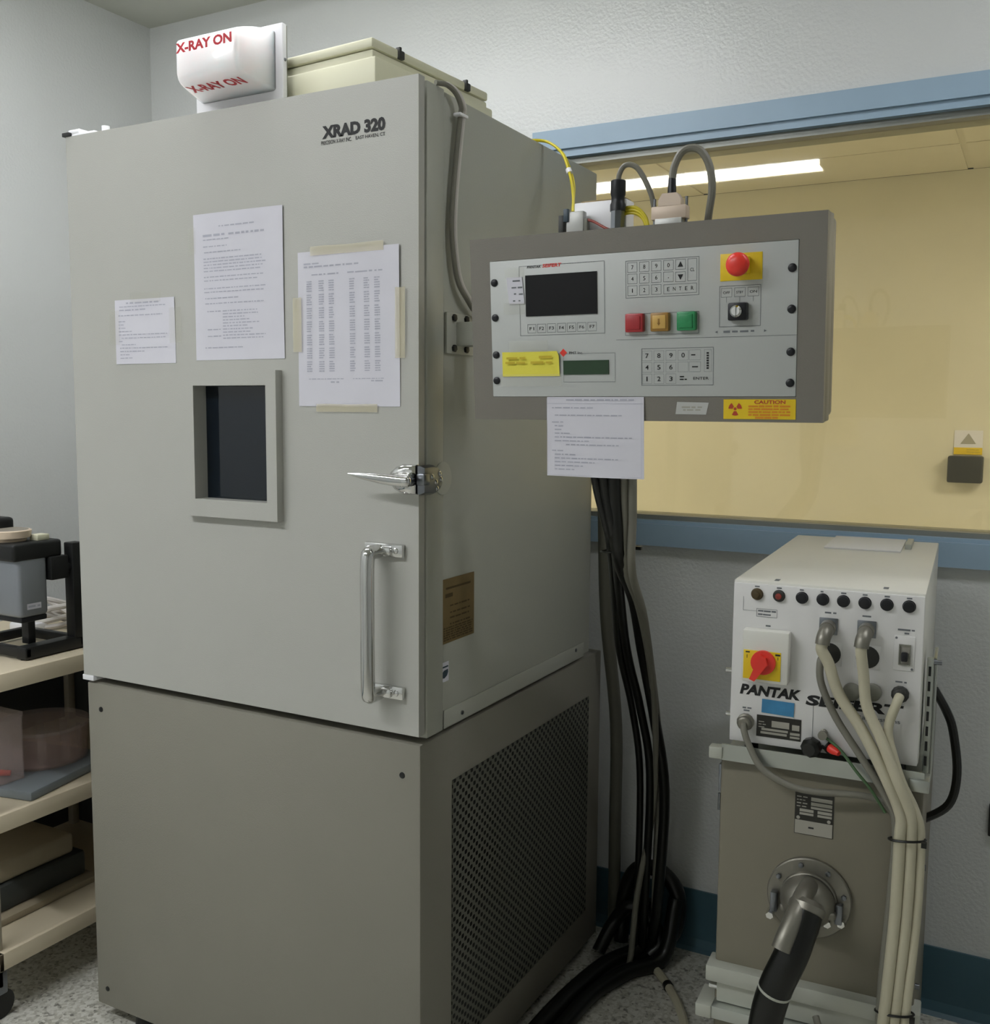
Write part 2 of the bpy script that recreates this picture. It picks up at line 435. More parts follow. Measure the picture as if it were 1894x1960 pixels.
# room seen through the window
FX0, FX1, FY0, FY1, FZ = -2.6, 3.4, YB + 0.12, 3.64, 2.5
struct(MB().box(FX0, FX1, FY1, FY1 + 0.1, 0, FZ), 'wall_far', 'beige')
struct(MB().box(FX0 - 0.1, FX0, FY0, FY1 + 0.1, 0, FZ), 'wall_far_left', 'beige')
struct(MB().box(FX1, FX1 + 0.1, FY0, FY1 + 0.1, 0, FZ), 'wall_far_right', 'beige')
b = MB()
gx = [FX0] + [0.61 - 0.61 * 4, 0.61 - 0.61 * 2, 0.61, 0.61 + 0.61 * 2, FX1]
b.box(FX0, FX1, FY0, FY1, FZ + 0.006, FZ + 0.1)
for i in range(len(gx) - 1):
    for y0, y1 in ((FY0, 1.93), (1.93, 3.14), (3.14, FY1)):
        b.box(gx[i] + 0.012, gx[i + 1] - 0.012, y0 + 0.006, y1 - 0.006, FZ, FZ + 0.01)
struct(b, 'ceiling_far', 'beigeceil')
struct(MB().box(FX0, FX1, FY0, FY1, -0.1, 0), 'floor_far', 'farfloor')

# ceiling lamps
def lamp(name, label, d, z, mm):
    cx, cy = (d['x0'] + d['x1']) / 2, (d['y0'] + d['y1']) / 2
    t = thing(name, label, 'ceiling light', (cx, cy, z))
    build(MB().hole_plate((d['x0'] - 0.02, d['x1'] + 0.02), (d['y0'] - 0.02, d['y1'] + 0.02), (d['x0'], d['x1']), (d['y0'], d['y1']), -0.008, 0.0),
          'lamp_frame', 'white', t, frame=Matrix.Translation((0, 0, z)) @ Matrix(((1, 0, 0, 0), (0, 0, 1, 0), (0, 1, 0, 0), (0, 0, 0, 1))))
    b = MB().box(d['x0'], d['x1'], d['y0'], d['y1'], z - 0.034, z - 0.004, 0.006)
    build(b, 'diffuser', mm, t)
    for x in (d['x0'] - 0.004, d['x1'] + 0.004):
        build(MB().box(x - 0.006, x + 0.006, d['y0'] - 0.004, d['y1'] + 0.004, z - 0.037, z), 'end_cap', 'white', t)
lamp('strip_light', 'white strip light on the ceiling straight above the cabinet door', ROW_A, CEIL, 'row_a')
lamp('strip_light', 'white strip light behind the viewer, mirrored in the window as a bright bar', ROW_B, CEIL, 'row_b')
lamp('strip_light', 'white strip light on the ceiling above and right of the generator', ROW_C, CEIL, 'row_c')
lamp('strip_light', 'ceiling light of the room beyond the window, behind the control panel', FAR_A, FZ, 'far_a')
lamp('strip_light', 'ceiling light of the room beyond the window, near its right end', FAR_B, FZ, 'far_b')

# ================================================================== X-RAY CABINET
cab = thing('xray_cabinet', 'tall grey steel cabinet with a small windowed door and chrome handle', 'cabinet', (-0.44, 0.4, 0))
b = MB().box(-0.879, 0.0, 0.083, 0.779, 0.806, 1.960, 0.004)
build(b, 'shell', 'body', cab)
b = MB().box(-0.880, 0.003, 0.0225, 0.0795, 0.802, 1.962, 0.003)
build(b, 'front_frame', 'body', cab)
b = MB().box(0.0002, 0.0022, 0.084, 0.74, 0.803, 0.838, 0.0008)
ap = build(b, 'sill_strip', 'body', cab)
for y, z in ((0.15, 0.818), (0.69, 0.828)):
    build(MB().cyl((0.002, y, z), (0.0045, y, z), 0.004), 'screw', 'dkchrome', ap)
# door
b = MB().hole_plate((-0.882, 0.0), (0.811, 1.966), (-0.538, -0.312), (1.195, 1.465), 0.0, 0.019)
ed = [e for e in b.bm.edges if all((abs(v.co.x + 0.882) < 1e-4 or abs(v.co.x) < 1e-4 or abs(v.co.z - 0.811) < 1e-4 or abs(v.co.z - 1.966) < 1e-4) for v in e.verts) and (e.verts[0].co.y < 0.001 and e.verts[1].co.y < 0.001) and len(e.link_faces) == 2 and abs(e.calc_face_angle(0)) > 1]
bmesh.ops.bevel(b.bm, geom=ed, offset=0.004, segments=3, affect='EDGES')
door = build(b, 'door', 'door', cab, sharp=50)
b = MB().hole_plate((-0.545, -0.306), (1.186, 1.472), (-0.516, -0.331), (1.2205, 1.444), -0.0185, 0.0165)
build(b, 'window_surround', 'door', door)
build(MB().box(-0.537, -0.313, 0.0166, 0.0195, 1.196, 1.464), 'window_glass', 'darkglass', door)
# lettering
b = MB()
text(b, 'XRAD 320', -0.205, -0.068, 1.8815, 1.9045, -0.0006, bold=0.055)
text(b, 'PRECISION X-RAY INC.', -0.2075, -0.140, 1.8715, 1.8785, -0.0006, bold=0.01)
text(b, 'EAST HAVEN, CT', -0.131, -0.0685, 1.8715, 1.8785, -0.0006, bold=0.01)
build(b, 'lettering', 'ink', door, label='black printed name on the door')
# pull handle
hd = build(MB().tube([(-0.079, -0.012, 1.146), (-0.079, -0.034, 1.145), (-0.079, -0.045, 1.132), (-0.079, -0.046, 1.02), (-0.079, -0.045, 0.898), (-0.079, -0.034, 0.886), (-0.079, -0.012, 0.885)],
           0.0130, n=14), 'pull_handle', 'chrome', cab, sharp=60)
for z, s in ((1.149, 1), (0.889, -1)):
    b = MB().box(-0.111, -0.028, -0.011, 0.0, z - 0.012, z + 0.012, 0.003)
    b.box(-0.092, -0.050, -0.018, -0.004, z - 0.009, z + 0.007, 0.004)
    mt = build(b, 'handle_mount', 'chrome', hd)
    for x in (-0.102, -0.042):
        build(MB().lathe((x, -0.0105, z), (0, -1, 0), [(0.006, 0), (0.005, 0.0025), (0.002, 0.004)], 14), 'screw', 'chrome', hd)
# latch
lb = MB()
lb.dome([(0.0, 1.251), (0.0, 1.304), (-0.030, 1.304), (-0.044, 1.299), (-0.054, 1.291), (-0.059, 1.280), (-0.056, 1.270), (-0.045, 1.258), (-0.030, 1.251)], (-0.016, 1.2775),
        lambda p, q, t: (p, t, q), [(1.0, 0.0), (1.0, -0.005), (0.90, -0.0135), (0.62, -0.0165)])
lb.box(-0.034, 0.0, -0.028, -0.006, 1.266, 1.291, 0.005)
lb.box(-0.047, -0.004, -0.022, -0.006, 1.272, 1.288, 0.005)
latch = build(lb, 'door_latch', 'chrome', cab, sharp=60)
b = MB()
rings = []
for k in range(18):
    t = max(k - 3, 0) / 14
    x = 0.004 - 0.118 * t + (0.006, 0.0045, 0.002)[k] if k < 3 else 0.004 - 0.118 * t
    hh = 0.0105 * (1 - 0.85 * t ** 2.2); ww = 0.009 * (1 - 0.7 * t)
    if k < 3: hh *= (0.35, 0.72, 0.93)[k]; ww *= (0.35, 0.72, 0.93)[k]
    y = -0.042 - 0.010 * t
    z = 1.2765 + 0.010 * t ** 1.4
    rings.append(b.ring(Vector((x, y, z)), Vector((0, 1, 0)), Vector((0, 0, 1)), max(ww, 0.0012), 14, max(hh, 0.001)))
b.loft(rings)
build(b, 'latch_lever', 'chrome', latch, sharp=60)
build(MB().cyl((-0.006, -0.040, 1.277), (-0.006, -0.010, 1.277), 0.0075), 'latch_pivot', 'dkchrome', latch)
b = MB()
prof = [(-0.008, 1.252), (-0.008, 1.302)] + [(0.026 + 0.036 * math.sin(a), 1.276 + 0.027 * math.cos(a)) for a in [math.pi * i / 12 for i in range(13)]]
b.dome(prof, (0.016, 1.276), lambda p, q, t: (t, p, q), [(1.0, 0.0025), (1.0, 0.007), (0.86, 0.0155), (0.55, 0.017)])
b.box(0.003, 0.020, -0.014, 0.006, 1.268, 1.289, 0.003)
st = build(b, 'latch_strike', 'dkchrome', cab)
for y, z in ((0.043, 1.286), (0.047, 1.276), (0.034, 1.260), (0.018, 1.282), (0.030, 1.272)):
    build(MB().lathe((0.0125, y, z), (1, 0, 0), [(0.0052, 0.0012), (0.0048, 0.0055), (0.002, 0.0068)], 14), 'screw', 'chrome', st)
build(MB().lathe((0.003, 0.075, 1.276), (1, 0, 0), [(0.030, 0), (0.030, 0.0012), (0.028, 0.0016)], 32), 'latch_wear_ring', 'body', cab)
# hinges
b = MB().box(-0.886, -0.800, 0.004, 0.10, 1.963, 1.972, 0.002)
b.box(-0.880, -0.845, 0.004, 0.06, 1.970, 1.981, 0.003)
b.cyl((-0.795, 0.03, 1.965), (-0.795, 0.03, 1.985), 0.008)
hg = build(b, 'hinge', 'white', cab, label='white upper hinge plate')
build(MB().box(-0.889, -0.868, -0.004, 0.018, 1.966, 1.974, 0.001), 'hinge_pin', 'blackmetal', hg)
hg = build(MB().box(-0.886, -0.851, -0.001, 0.05, 0.7985, 0.8105, 0.0015), 'hinge', 'white', cab, label='white lower hinge block')
# base
b = MB().box(-0.880, -0.001, 0.006, 0.86, 0.038, 0.793, 0.004)
base = build(b, 'base', 'base', cab)
build(MB().box(-0.872, -0.012, 0.045, 0.77, 0.790, 0.8025), 'base_gap', 'console', cab)
for x, z in ((-0.838, 0.735), (-0.040, 0.731), (-0.846, 0.080), (-0.040, 0.080)):
    build(MB().lathe((x, 0.0065, z), (0, -1, 0), [(0.0062, 0), (0.0055, 0.002), (0.002, 0.003)], 14), 'screw', 'blackmetal', base)
vb = MB().box(-0.0005, 0.0015, 0.118, 0.778, 0.133, 0.692)
build(vb, 'vent_mesh', 'vent', base)
for x in (-0.76, -0.12):
    for y in (0.045, 0.80):
        build(MB().cyl((x, y, 0), (x, y, 0.042), 0.030, 0.024, 18), 'foot', 'blackrub', cab)
# plates on the flank
b = MB().box(0.0, 0.0012, 0.076, 0.197, 0.965, 1.087)
pl = build(b, 'rating_plate', 'brown', cab, label='brown printed rating plate')
b = MB(); fx = lambda y, z: (0.0018, y, z)
b.mesh([fx(0.090, 1.067), fx(0.182, 1.067), fx(0.182, 1.071), fx(0.090, 1.071)], [(0, 1, 2, 3)])
words(b, 0.088, 0.128, 1.055, 0.008, fx)
for z in (1.035, 1.022, 1.012, 1.000): words(b, 0.105, 0.18, z, 0.0035, fx)
for k in range(6): words(b, 0.082, 0.19, 0.994 - k * 0.0045, 0.003, fx)
build(b, 'printing', 'dkbrown', pl)
b = MB().box(0.0, 0.0012, 0.073, 0.102, 0.893, 0.930)
pl = build(b, 'sticker', 'paper', cab, label='small white sticker with a dark logo')
b = MB(); b.mesh([fx(0.077, 0.920), fx(0.099, 0.920), fx(0.099, 0.923), fx(0.077, 0.923)], [(0, 1, 2, 3)])
b.mesh([fx(0.074, 0.902), fx(0.086, 0.900), fx(0.095, 0.904), fx(0.099, 0.910), fx(0.098, 0.916), fx(0.084, 0.915), fx(0.075, 0.910)], [tuple(range(7))])
build(b, 'printing', 'blueplug', pl)

# ================================================================== NOTICES ON THE DOOR
def door_sheet(name, label, x0, x1, z0, z1, y, amp, grp=None, seed=1):
    t = thing(name, label, 'paper notice', ((x0 + x1) / 2, y, z0), 0, grp)
    rnd = random.Random(seed); p1, p2 = rnd.uniform(0, 6), rnd.uniform(0, 6)
    def f(u, v): return (x0 + (x1 - x0) * u, y - amp * (0.5 + 0.5 * math.sin(3.1 * u + p1 + 2.2 * v)) * (0.35 + 0.65 * v), z0 + (z1 - z0) * v)
    def fi(x, z):
        q = f((x - x0) / (x1 - x0), (z - z0) / (z1 - z0)); return (q[0], q[1] - 0.0005, q[2])
    build(MB().sheet(f, 10, 12, 0.0003), 'sheet', 'paper', t, sharp=60)
    return t, fi

def tape(t, m, x0, x1, z0, z1, y, skew=0.0):
    b = MB(); n = 6
    V = []
    for i in range(n + 1):
        u = i / n; V += [(x0 + (x1 - x0) * u, y, z0 + skew * u), (x0 + (x1 - x0) * u, y, z1 + skew * u + 0.0006 * math.sin(9 * u))]
    b.mesh(V, [(2 * i, 2 * i + 2, 2 * i + 3, 2 * i + 1) for i in range(n)])
    build(b, 'tape', m, t)

t, f = door_sheet('notice_sheet', 'small white half-page notice taped left of the door window', -0.748, -0.578, 1.490, 1.621, -0.0008, 0.0015, seed=3)
b = MB()
words(b, -0.715, -0.620, 1.614, 0.0035, f); words(b, -0.735, -0.60, 1.607, 0.0022, f); words(b, -0.735, -0.66, 1.600, 0.003, f)
words(b, -0.738, -0.612, 1.589, 0.0025, f)
for k, (a, c) in enumerate(((-.738, -.718), (-.738, -.72), (-.738, -.715), (-.738, -.70), (-.738, -.60), (-.73, -.605), (-.738, -.725), (-.73, -.69), (-.735, -.60), (-.735, -.665), (-.735, -.705), (-.735, -.70))):
    words(b, a, c, 1.577 - k * 0.0068, 0.0022, f)
build(b, 'printing', 'inksoft', t)
tape(t, 'cleartape', -0.70, -0.615, 1.614, 1.634, -0.0035)
tape(t, 'cleartape', -0.765, -0.735, 1.53, 1.60, -0.003); tape(t, 'cleartape', -0.592, -0.56, 1.53, 1.60, -0.003)

t, f = door_sheet('notice_sheet', 'full-page white letter taped above the door window', -0.522, -0.297, 1.494, 1.775, -0.0008, 0.003, seed=5)
b = MB()
words(b, -0.455, -0.365, 1.749, 0.0028, f)
words(b, -0.497, -0.44, 1.733, 0.0045, f); words(b, -0.43, -0.335, 1.733, 0.0045, f)
rows = [(-.497, -.43, 1.725), (-.497, -.435, 1.712), (-.495, -.40, 1.701)] + [(-.497, -.335 + random.uniform(-.02, .0), 1.689 - .006 * k) for k in range(5)] + \
       [(-.497, -.345, 1.654), (-.497, -.36, 1.647), (-.497, -.34, 1.632), (-.497, -.345, 1.625), (-.495, -.405, 1.613), (-.495, -.345, 1.603)] + \
       [(-.45, -.395 + random.uniform(-.02, .04), 1.588 - .0058 * k) for k in range(6)] + [(-.49, -.455, 1.588), (-.49, -.455, 1.553), (-.49, -.455, 1.540)] + [(-.45, -.36 + random.uniform(-.02, .02), 1.553 - .0058 * k) for k in range(4)] + [(-.497, -.40, 1.518)]
for a, c, z in rows: words(b, a, c, z, 0.0024, f)
build(b, 'printing', 'inksoft', t)
tape(t, 'cleartape', -0.535, -0.515, 1.70, 1.75, -0.0045)

t, f = door_sheet('notice_sheet', 'white number table fixed with yellowed tape beside the door edge', -0.264, -0.038, 1.405, 1.686, -0.0008, 0.0035, seed=9)
b = MB()
words(b, -0.25, -0.215, 1.664, 0.003, f); words(b, -0.25, -0.125, 1.6585, 0.0035, f)
for a, c in ((-.232, -.20), (-.195, -.17), (-.15, -.12), (-.12, -.095), (-.09, -.068)): words(b, a, c, 1.644, 0.003, f)
for xc in (-.238, -.210, -.187, -.140, -.108, -.085):
    z = 1.632; k = 0
    while z > 1.462:
        words(b, xc - .006, xc + .006, z, 0.0026, f, 3.0); k += 1
        z -= 0.0042 if k % 5 else 0.0075
words(b, -0.24, -0.16, 1.455, 0.0018, f); words(b, -0.14, -0.07, 1.455, 0.0018, f); words(b, -0.19, -0.165, 1.449, 0.003, f); words(b, -0.10, -0.07, 1.451, 0.003, f)
build(b, 'printing', 'inksoft', t)
tape(t, 'tape', -0.232, -0.070, 1.678, 1.694, -0.0048); tape(t, 'tape', -0.222, -0.085, 1.395, 1.409, -0.004)
tape(t, 'tape', -0.274, -0.254, 1.505, 1.604, -0.0045); tape(t, 'tape', -0.046, -0.025, 1.490, 1.612, -0.0048)

# ================================================================== WARNING LIGHT ON TOP
wl = thing('warning_light', 'white box sign lettered in red standing on the grey cabinet', 'warning sign', (-0.42, 0.02, 1.966))
b = MB().box(-0.527, -0.309, 0.018, 0.031, 1.966, 2.108, 0.003)
bp = build(b, 'back_plate', 'white', wl)
build(MB().box(-0.527, -0.311, 0.031, 0.0335, 1.966, 2.106), 'gasket', 'midgrey', wl)
LX0, LX1 = -0.4785, -0.329
# lens outline in (y, z): curved roof, upright nose, sloping belly
core = [(0.018, 2.096), (-0.012, 2.0925), (-0.036, 2.087), (-0.058, 2.080), (-0.072, 2.0745), (-0.079, 2.0705), (-0.0825, 2.065), (-0.0835, 2.058), (-0.0835, 2.046), (-0.0835, 2.020), (-0.0828, 2.010), (-0.079, 2.002), (-0.071, 1.997), (-0.060, 1.995), (-0.030, 1.992), (0.018, 1.988)]
b = MB(); rings = []
cy, cz = 0.018, 2.040
for x, s in ((LX0, 0.91), (LX0 + 0.0015, 0.96), (LX0 + 0.005, 0.99), (LX0 + 0.009, 1.0), (LX1 - 0.009, 1.0), (LX1 - 0.005, 0.99), (LX1 - 0.0015, 0.96), (LX1, 0.91)):
    dr = -0.034 if x < -0.42 else 0.003
    rings.append([Vector((x + dr * (p + 0.0835) / 0.1015, cy + (p - cy) * s, cz + (q - cz) * s)) for p, q in core])
b.loft(rings)
lens = build(b, 'lens', 'opal', wl, sharp=50)
def on_seg(p, q, off):
    (y0, z0), (y1, z1) = p, q; L = math.hypot(y1 - y0, z1 - z0); ny, nz = (z1 - z0) / L, -(y1 - y0) / L
    return lambda x, t: (x, y0 + (y1 - y0) * t + ny * off, z0 + (z1 - z0) * t + nz * off)
b = MB()
text(b, 'X-RAY ON', -0.4735, -0.338, 0.0, 1.0, bold=0.04, shear=0.0, f=on_seg((-0.0835, 2.0455), (-0.0835, 2.0635), -0.0008))
text(b, 'X-RAY ON', -0.4795, -0.347, 0.0, 1.0, bold=0.04, shear=0.0, f=on_seg((-0.032, 1.9922), (-0.060, 1.9950), -0.0010))
build(b, 'lettering', 'redink', lens, label='red capital lettering')
build(MB().lathe((-0.310, 0.0245, 2.043), (1, 0, 0), [(0.0035, 0), (0.003, 0.002), (0.001, 0.003)], 10), 'screw', 'dkchrome', wl)

# cream junction box behind the warning light
jy = math.atan2(-(0.116 - 0.082 - 0.0), 0.37)
jb = thing('junction_box', 'cream enamel box with a clipped lid lying on the grey cabinet', 'electrical box', (-0.25, 0.2, 1.962), 0)
JF = Matrix.Translation((-0.118, 0.030, 1.962)) @ Matrix.Rotation(-0.078, 4, 'Z')
build(MB().box(-0.40, -0.001, 0.004, 0.372, 0.0, 0.074, 0.004), 'box_body', 'cream', jb, frame=JF)
ld = build(MB().box(-0.402, 0.001, 0.0, 0.372, 0.0755, 0.093, 0.004), 'lid', 'cream', jb, frame=JF)
build(MB().box(-0.402, 0.008, -0.0, 0.38, 0.0, 0.060, 0.004), 'flange', 'cream', jb, frame=JF)
for y in (0.073, 0.287):
    b = MB().box(-0.004, 0.0055, y, y + 0.016, 0.076, 0.091, 0.002); b.box(-0.004, 0.006, y, y + 0.006, 0.085, 0.096, 0.001)
    build(b, 'lid_clip', 'darkgrey', ld, frame=JF)

# grey cord down the flank
cd = thing('signal_cable', 'grey paired cord hanging down the cabinet side to the control panel', 'cable', (0.012, 0.12, 1.58))
cp = [(0.002, 0.055, 1.965), (0.010, 0.078, 1.9665), (0.016, 0.100, 1.957), (0.018, 0.115, 1.938), (0.014, 0.119, 1.922), (0.012, 0.109, 1.852), (0.011, 0.100, 1.786), (0.011, 0.0955, 1.73), (0.012, 0.0985, 1.685), (0.013, 0.112, 1.636), (0.016, 0.138, 1.606), (0.02, 0.185, 1.575), (0.08, 0.20, 1.55)]
build(MB().tube([(x, y - 0.004, z) for x, y, z in cp], 0.0045), 'cord_strand', 'cablegrey', cd)
build(MB().tube([(x + 0.001, y + 0.005, z + 0.001) for x, y, z in cp], 0.0045), 'cord_strand', 'cablewhite', cd)
build(MB().box(0.006, 0.022, 0.103, 0.132, 1.921, 1.927, 0.002), 'cable_tie', 'white', cd)

# ================================================================== CONTROL PANEL
tilt = math.atan2(0.021, 0.292)
PF = Matrix.Translation((0.117, -0.006, 1.385)) @ Matrix.Rotation(tilt, 4, 'X')
cp_ = thing('control_panel', 'grey wall-arm control panel with keypads, black screen and red stop button', 'control panel', (0.40, 0.03, 1.385))
PW, PH = 0.568, 0.293
b = MB().hole_plate((0, PW), (0, PH), (0.036, 0.530), (0.037, 0.2565), 0.0, 0.012)
b.box(0.0, PW, 0.0115, 0.045, 0.0, PH, 0.002)
b.box(0.004, PW - 0.001, 0.044, 0.073, 0.006, PH - 0.004, 0.006)
hs = build(b, 'housing', 'console', cp_, frame=PF)
face = build(MB().box(0.0365, 0.5295, -0.0012, 0.009, 0.0375, 0.256, 0.0008), 'face_plate', 'panelgrey', cp_, frame=PF)
for x, zz in ((0.0445, (0.222, 0.166, 0.106, 0.064)), (0.5215, (0.218, 0.161, 0.101, 0.057))):
    for z in zz:
        build(MB().lathe((x, -0.001, z), (0, -1, 0), [(0.0062, 0), (0.0060, 0.002), (0.0035, 0.0035), (0.0018, 0.0036)], 16), 'rack_screw', 'black', cp_, frame=PF)
y = -0.0018
build(MB().box(0.1015, 0.225, -0.003, 0.0, 0.166, 0.2305), 'screen', 'screen', cp_, frame=PF)
build(MB().box(0.166, 0.2435, -0.003, 0.0, 0.0725, 0.0945), 'display', 'lcd', cp_, frame=PF)
b = MB()
b.outline(0.090, 0.2375, 0.1355, 0.2455, y); b.outline(0.272, 0.387, 0.187, 0.2425, y); b.outline(0.271, 0.387, 0.131, 0.1635, y)
b.outline(0.4175, 0.478, 0.139, 0.1975, y); b.outline(0.297, 0.4095, 0.0545, 0.1105, y); b.outline(0.166, 0.254, 0.0605, 0.1055, y, 0.0004)
b.rect(0.256, 0.53, 0.1245, 0.125, y)
build(b, 'border_lines', 'inkgrey', cp_, frame=PF)
# function keys
b = MB(); tb = MB()
for k in range(7):
    x = 0.111 + 0.0175 * k; b.outline(x - 0.0075, x + 0.0075, 0.1395, 0.1535, y, 0.0005); text(tb, 'F%d' % (k + 1), x - 0.004, x + 0.004, 0.144, 0.149, y)
kp = build(b, 'function_keypad', 'inkgrey', cp_, frame=PF); build(tb, 'legend', 'ink', kp, frame=PF)
# upper keypad
b = MB(); tb = MB()
cols = [0.283, 0.302, 0.321, 0.340]; rws = [0.2325, 0.2155, 0.198]
keys = {(0, 0): '7', (1, 0): '8', (2, 0): '9', (3, 0): '0', (0, 1): '4', (1, 1): '5', (2, 1): '6', (3, 1): '.', (0, 2): '1', (1, 2): '2', (2, 2): '3'}
for (i, j), s in keys.items():
    b.outline(cols[i] - 0.0078, cols[i] + 0.0078, rws[j] - 0.0074, rws[j] + 0.0074, y, 0.0005)
    if s == '.': tb.rect(cols[i] - .0006, cols[i] + .0006, rws[j] - .002, rws[j] - .0008, y)
    else: text(tb, s, cols[i] - .0018, cols[i] + .0018, rws[j] - .003, rws[j] + .003, y)
for z, s in ((0.2325, 1), (0.2145, -1)):
    b.outline(0.3585 - .0078, 0.3585 + .0078, z - .0074, z + .0074, y, 0.0005)
    tb.mesh([(0.3585 - .0042, y, z - .0035 * s), (0.3585 + .0042, y, z - .0035 * s), (0.3585, y, z + .0045 * s)], [(0, 1, 2) if s > 0 else (0, 2, 1)])
b.outline(0.3695, 0.3835, 0.208, 0.240, y, .0005); text(tb, 'CL', 0.3735, 0.380, 0.2215, 0.2265, y)
b.outline(0.3325, 0.3835, 0.1905, 0.2045, y, .0005)
for k, c in enumerate('ENTER'): text(tb, c, 0.338 + k * .0092, 0.3418 + k * .0092, 0.1947, 0.2003, y)
kp = build(b, 'number_keypad', 'inkgrey', cp_, frame=PF); build(tb, 'legend', 'ink', kp, frame=PF)
# lower keypad
b = MB(); tb = MB()
cols = [0.306, 0.325, 0.344, 0.363]; rws = [0.0995, 0.082, 0.0645]
for (i, j), s in keys.items():
    b.outline(cols[i] - .008, cols[i] + .008, rws[j] - .0075, rws[j] + .0075, y, .0003)
    if s != '.': text(tb, s, cols[i] - .0026, cols[i] + .0026, rws[j] - .0035, rws[j] + .0035, y, bold=0.01)
for x0, x1, z in ((0.3755, 0.386, 0.0995), (0.377, 0.386, 0.082), (0.358, 0.369, 0.0675), (0.358, 0.369, 0.0635)): words(tb, x0, x1, z, .0022, lambda a, c: (a, y, c))
text(tb, 'ENTER', 0.379, 0.4025, 0.0628, 0.0668, y)
for k in range(7): tb.rect(0.399, 0.4025, 0.0785 + k * .0037, 0.081 + k * .0037, y)
b.outline(0.3725, 0.390, 0.092, 0.107, y, .0003); b.outline(0.3725, 0.390, 0.0745, 0.0895, y, .0003); b.outline(0.3955, 0.4065, 0.0745, 0.107, y, .0003)
kp = build(b, 'entry_keypad', 'inkgrey', cp_, frame=PF); build(tb, 'legend', 'ink', kp, frame=PF)
# brand lines
build(text(MB(), 'PANTAK', 0.1045, 0.129, 0.2413, 0.2452, y, bold=0.02, shear=.2), 'lettering', 'ink', cp_, frame=PF)
build(text(MB(), 'PMT Inc.', 0.176, 0.2, 0.1045, 0.1085, y), 'lettering', 'ink', cp_, frame=PF)
b = MB()
for k in range(12): b.rect(0.170 + k * .0045, 0.172 + k * .0045, 0.2447, 0.2453, y)
build(b, 'dashed_rule', 'inkgrey', cp_, frame=PF)
b = MB()
words(b, 0.424, 0.474, 0.132, .003, lambda a, c: (a, y, c), 0.5)
for x, s in ((0.4135, 1), (0.485, -1)): b.mesh([(x - .0022 * s, y, .132), (x + .0018 * s, y, .1302), (x + .0018 * s, y, .1338)], [(0, 1, 2)])
build(b, 'switch_caption', 'inkgrey', cp_, frame=PF)
b = MB(); text(b, 'SEIFERT', 0.1315, 0.164, 0.2412, 0.2468, y, bold=0.03, shear=.2)
build(b, 'lettering', 'red', cp_, frame=PF, label='red logo print')
b = MB()
b.mesh([(0.166, y, 0.1005), (0.1725, y, 0.107), (0.166, y, 0.1135), (0.1595, y, 0.107)], [(0, 1, 2, 3)])
build(b, 'logo', 'red', cp_, frame=PF, label='red diamond logo')
# push buttons
def pbtn(x, m, inner=None):
    o = build(MB().box(x - .0145, x + .0145, -0.012, 0, 0.1355, 0.1635, 0.0025), 'push_button', m, cp_, frame=PF)
    b = MB().box(x - .0105, x + .0105, -0.0135, -0.011, 0.1395, 0.1595, 0.001)
    build(b, 'button_lens', inner or m, o, frame=PF); return o
pbtn(0.2885, 'redbtn'); am = pbtn(0.329, 'amber', 'amberlt'); pbtn(0.370, 'green')
b = MB(); b.rect(0.3275, 0.3305, 0.1465, 0.1545, -0.0139); b.mesh([(0.3262, -0.0139, 0.148), (0.3318, -0.0139, 0.148), (0.329, -0.0139, 0.144)], [(0, 2, 1)]); build(b, 'legend', 'amber', am, frame=PF)
# emergency stop
es = build(MB().box(0.4185, 0.4795, -0.0022, 0.0, 0.2045, 0.243, 0.0005), 'emergency_stop', 'yellow', cp_, frame=PF)
build(MB().box(0.438, 0.463, -0.022, -0.002, 0.2125, 0.2375, 0.003), 'stop_collar', 'yellow', es, frame=PF)
build(MB().lathe((0.4505, -0.020, 0.2255), (0, -1, 0), [(0.010, 0), (0.0165, 0.004), (0.0168, 0.008), (0.0145, 0.0125), (0.009, 0.0155), (0.002, 0.0165)], 28), 'stop_mushroom', 'red', es, frame=PF, sharp=60)
# key switch
ks = build(MB().box(0.4335, 0.4605, -0.016, 0.0, 0.1475, 0.173, 0.0025), 'key_switch', 'black', cp_, frame=PF)
b = MB().lathe((0.4465, -0.015, 0.1605), (0, -1, 0), [(0.0085, 0), (0.0085, 0.004), (0.006, 0.007)], 20); b.box(0.4455, 0.4475, -0.025, -0.018, 0.1545, 0.1665)
build(b, 'key_lock', 'chrome', ks, frame=PF)
b = MB(); tb = MB()
for k, s in enumerate(('OFF', 'STBY', 'ON')):
    x = 0.428 + 0.0195 * k; b.outline(x - .008, x + .008, 0.1815, 0.1945, y, .0004); b.rect(x - .0002, x + .0002, 0.174, 0.1815, y); text(tb, s, x - .005, x + .005, 0.1862, 0.1898, y)
sl = build(b, 'switch_legend_boxes', 'inkgrey', cp_, frame=PF); build(tb, 'legend', 'ink', sl, frame=PF)
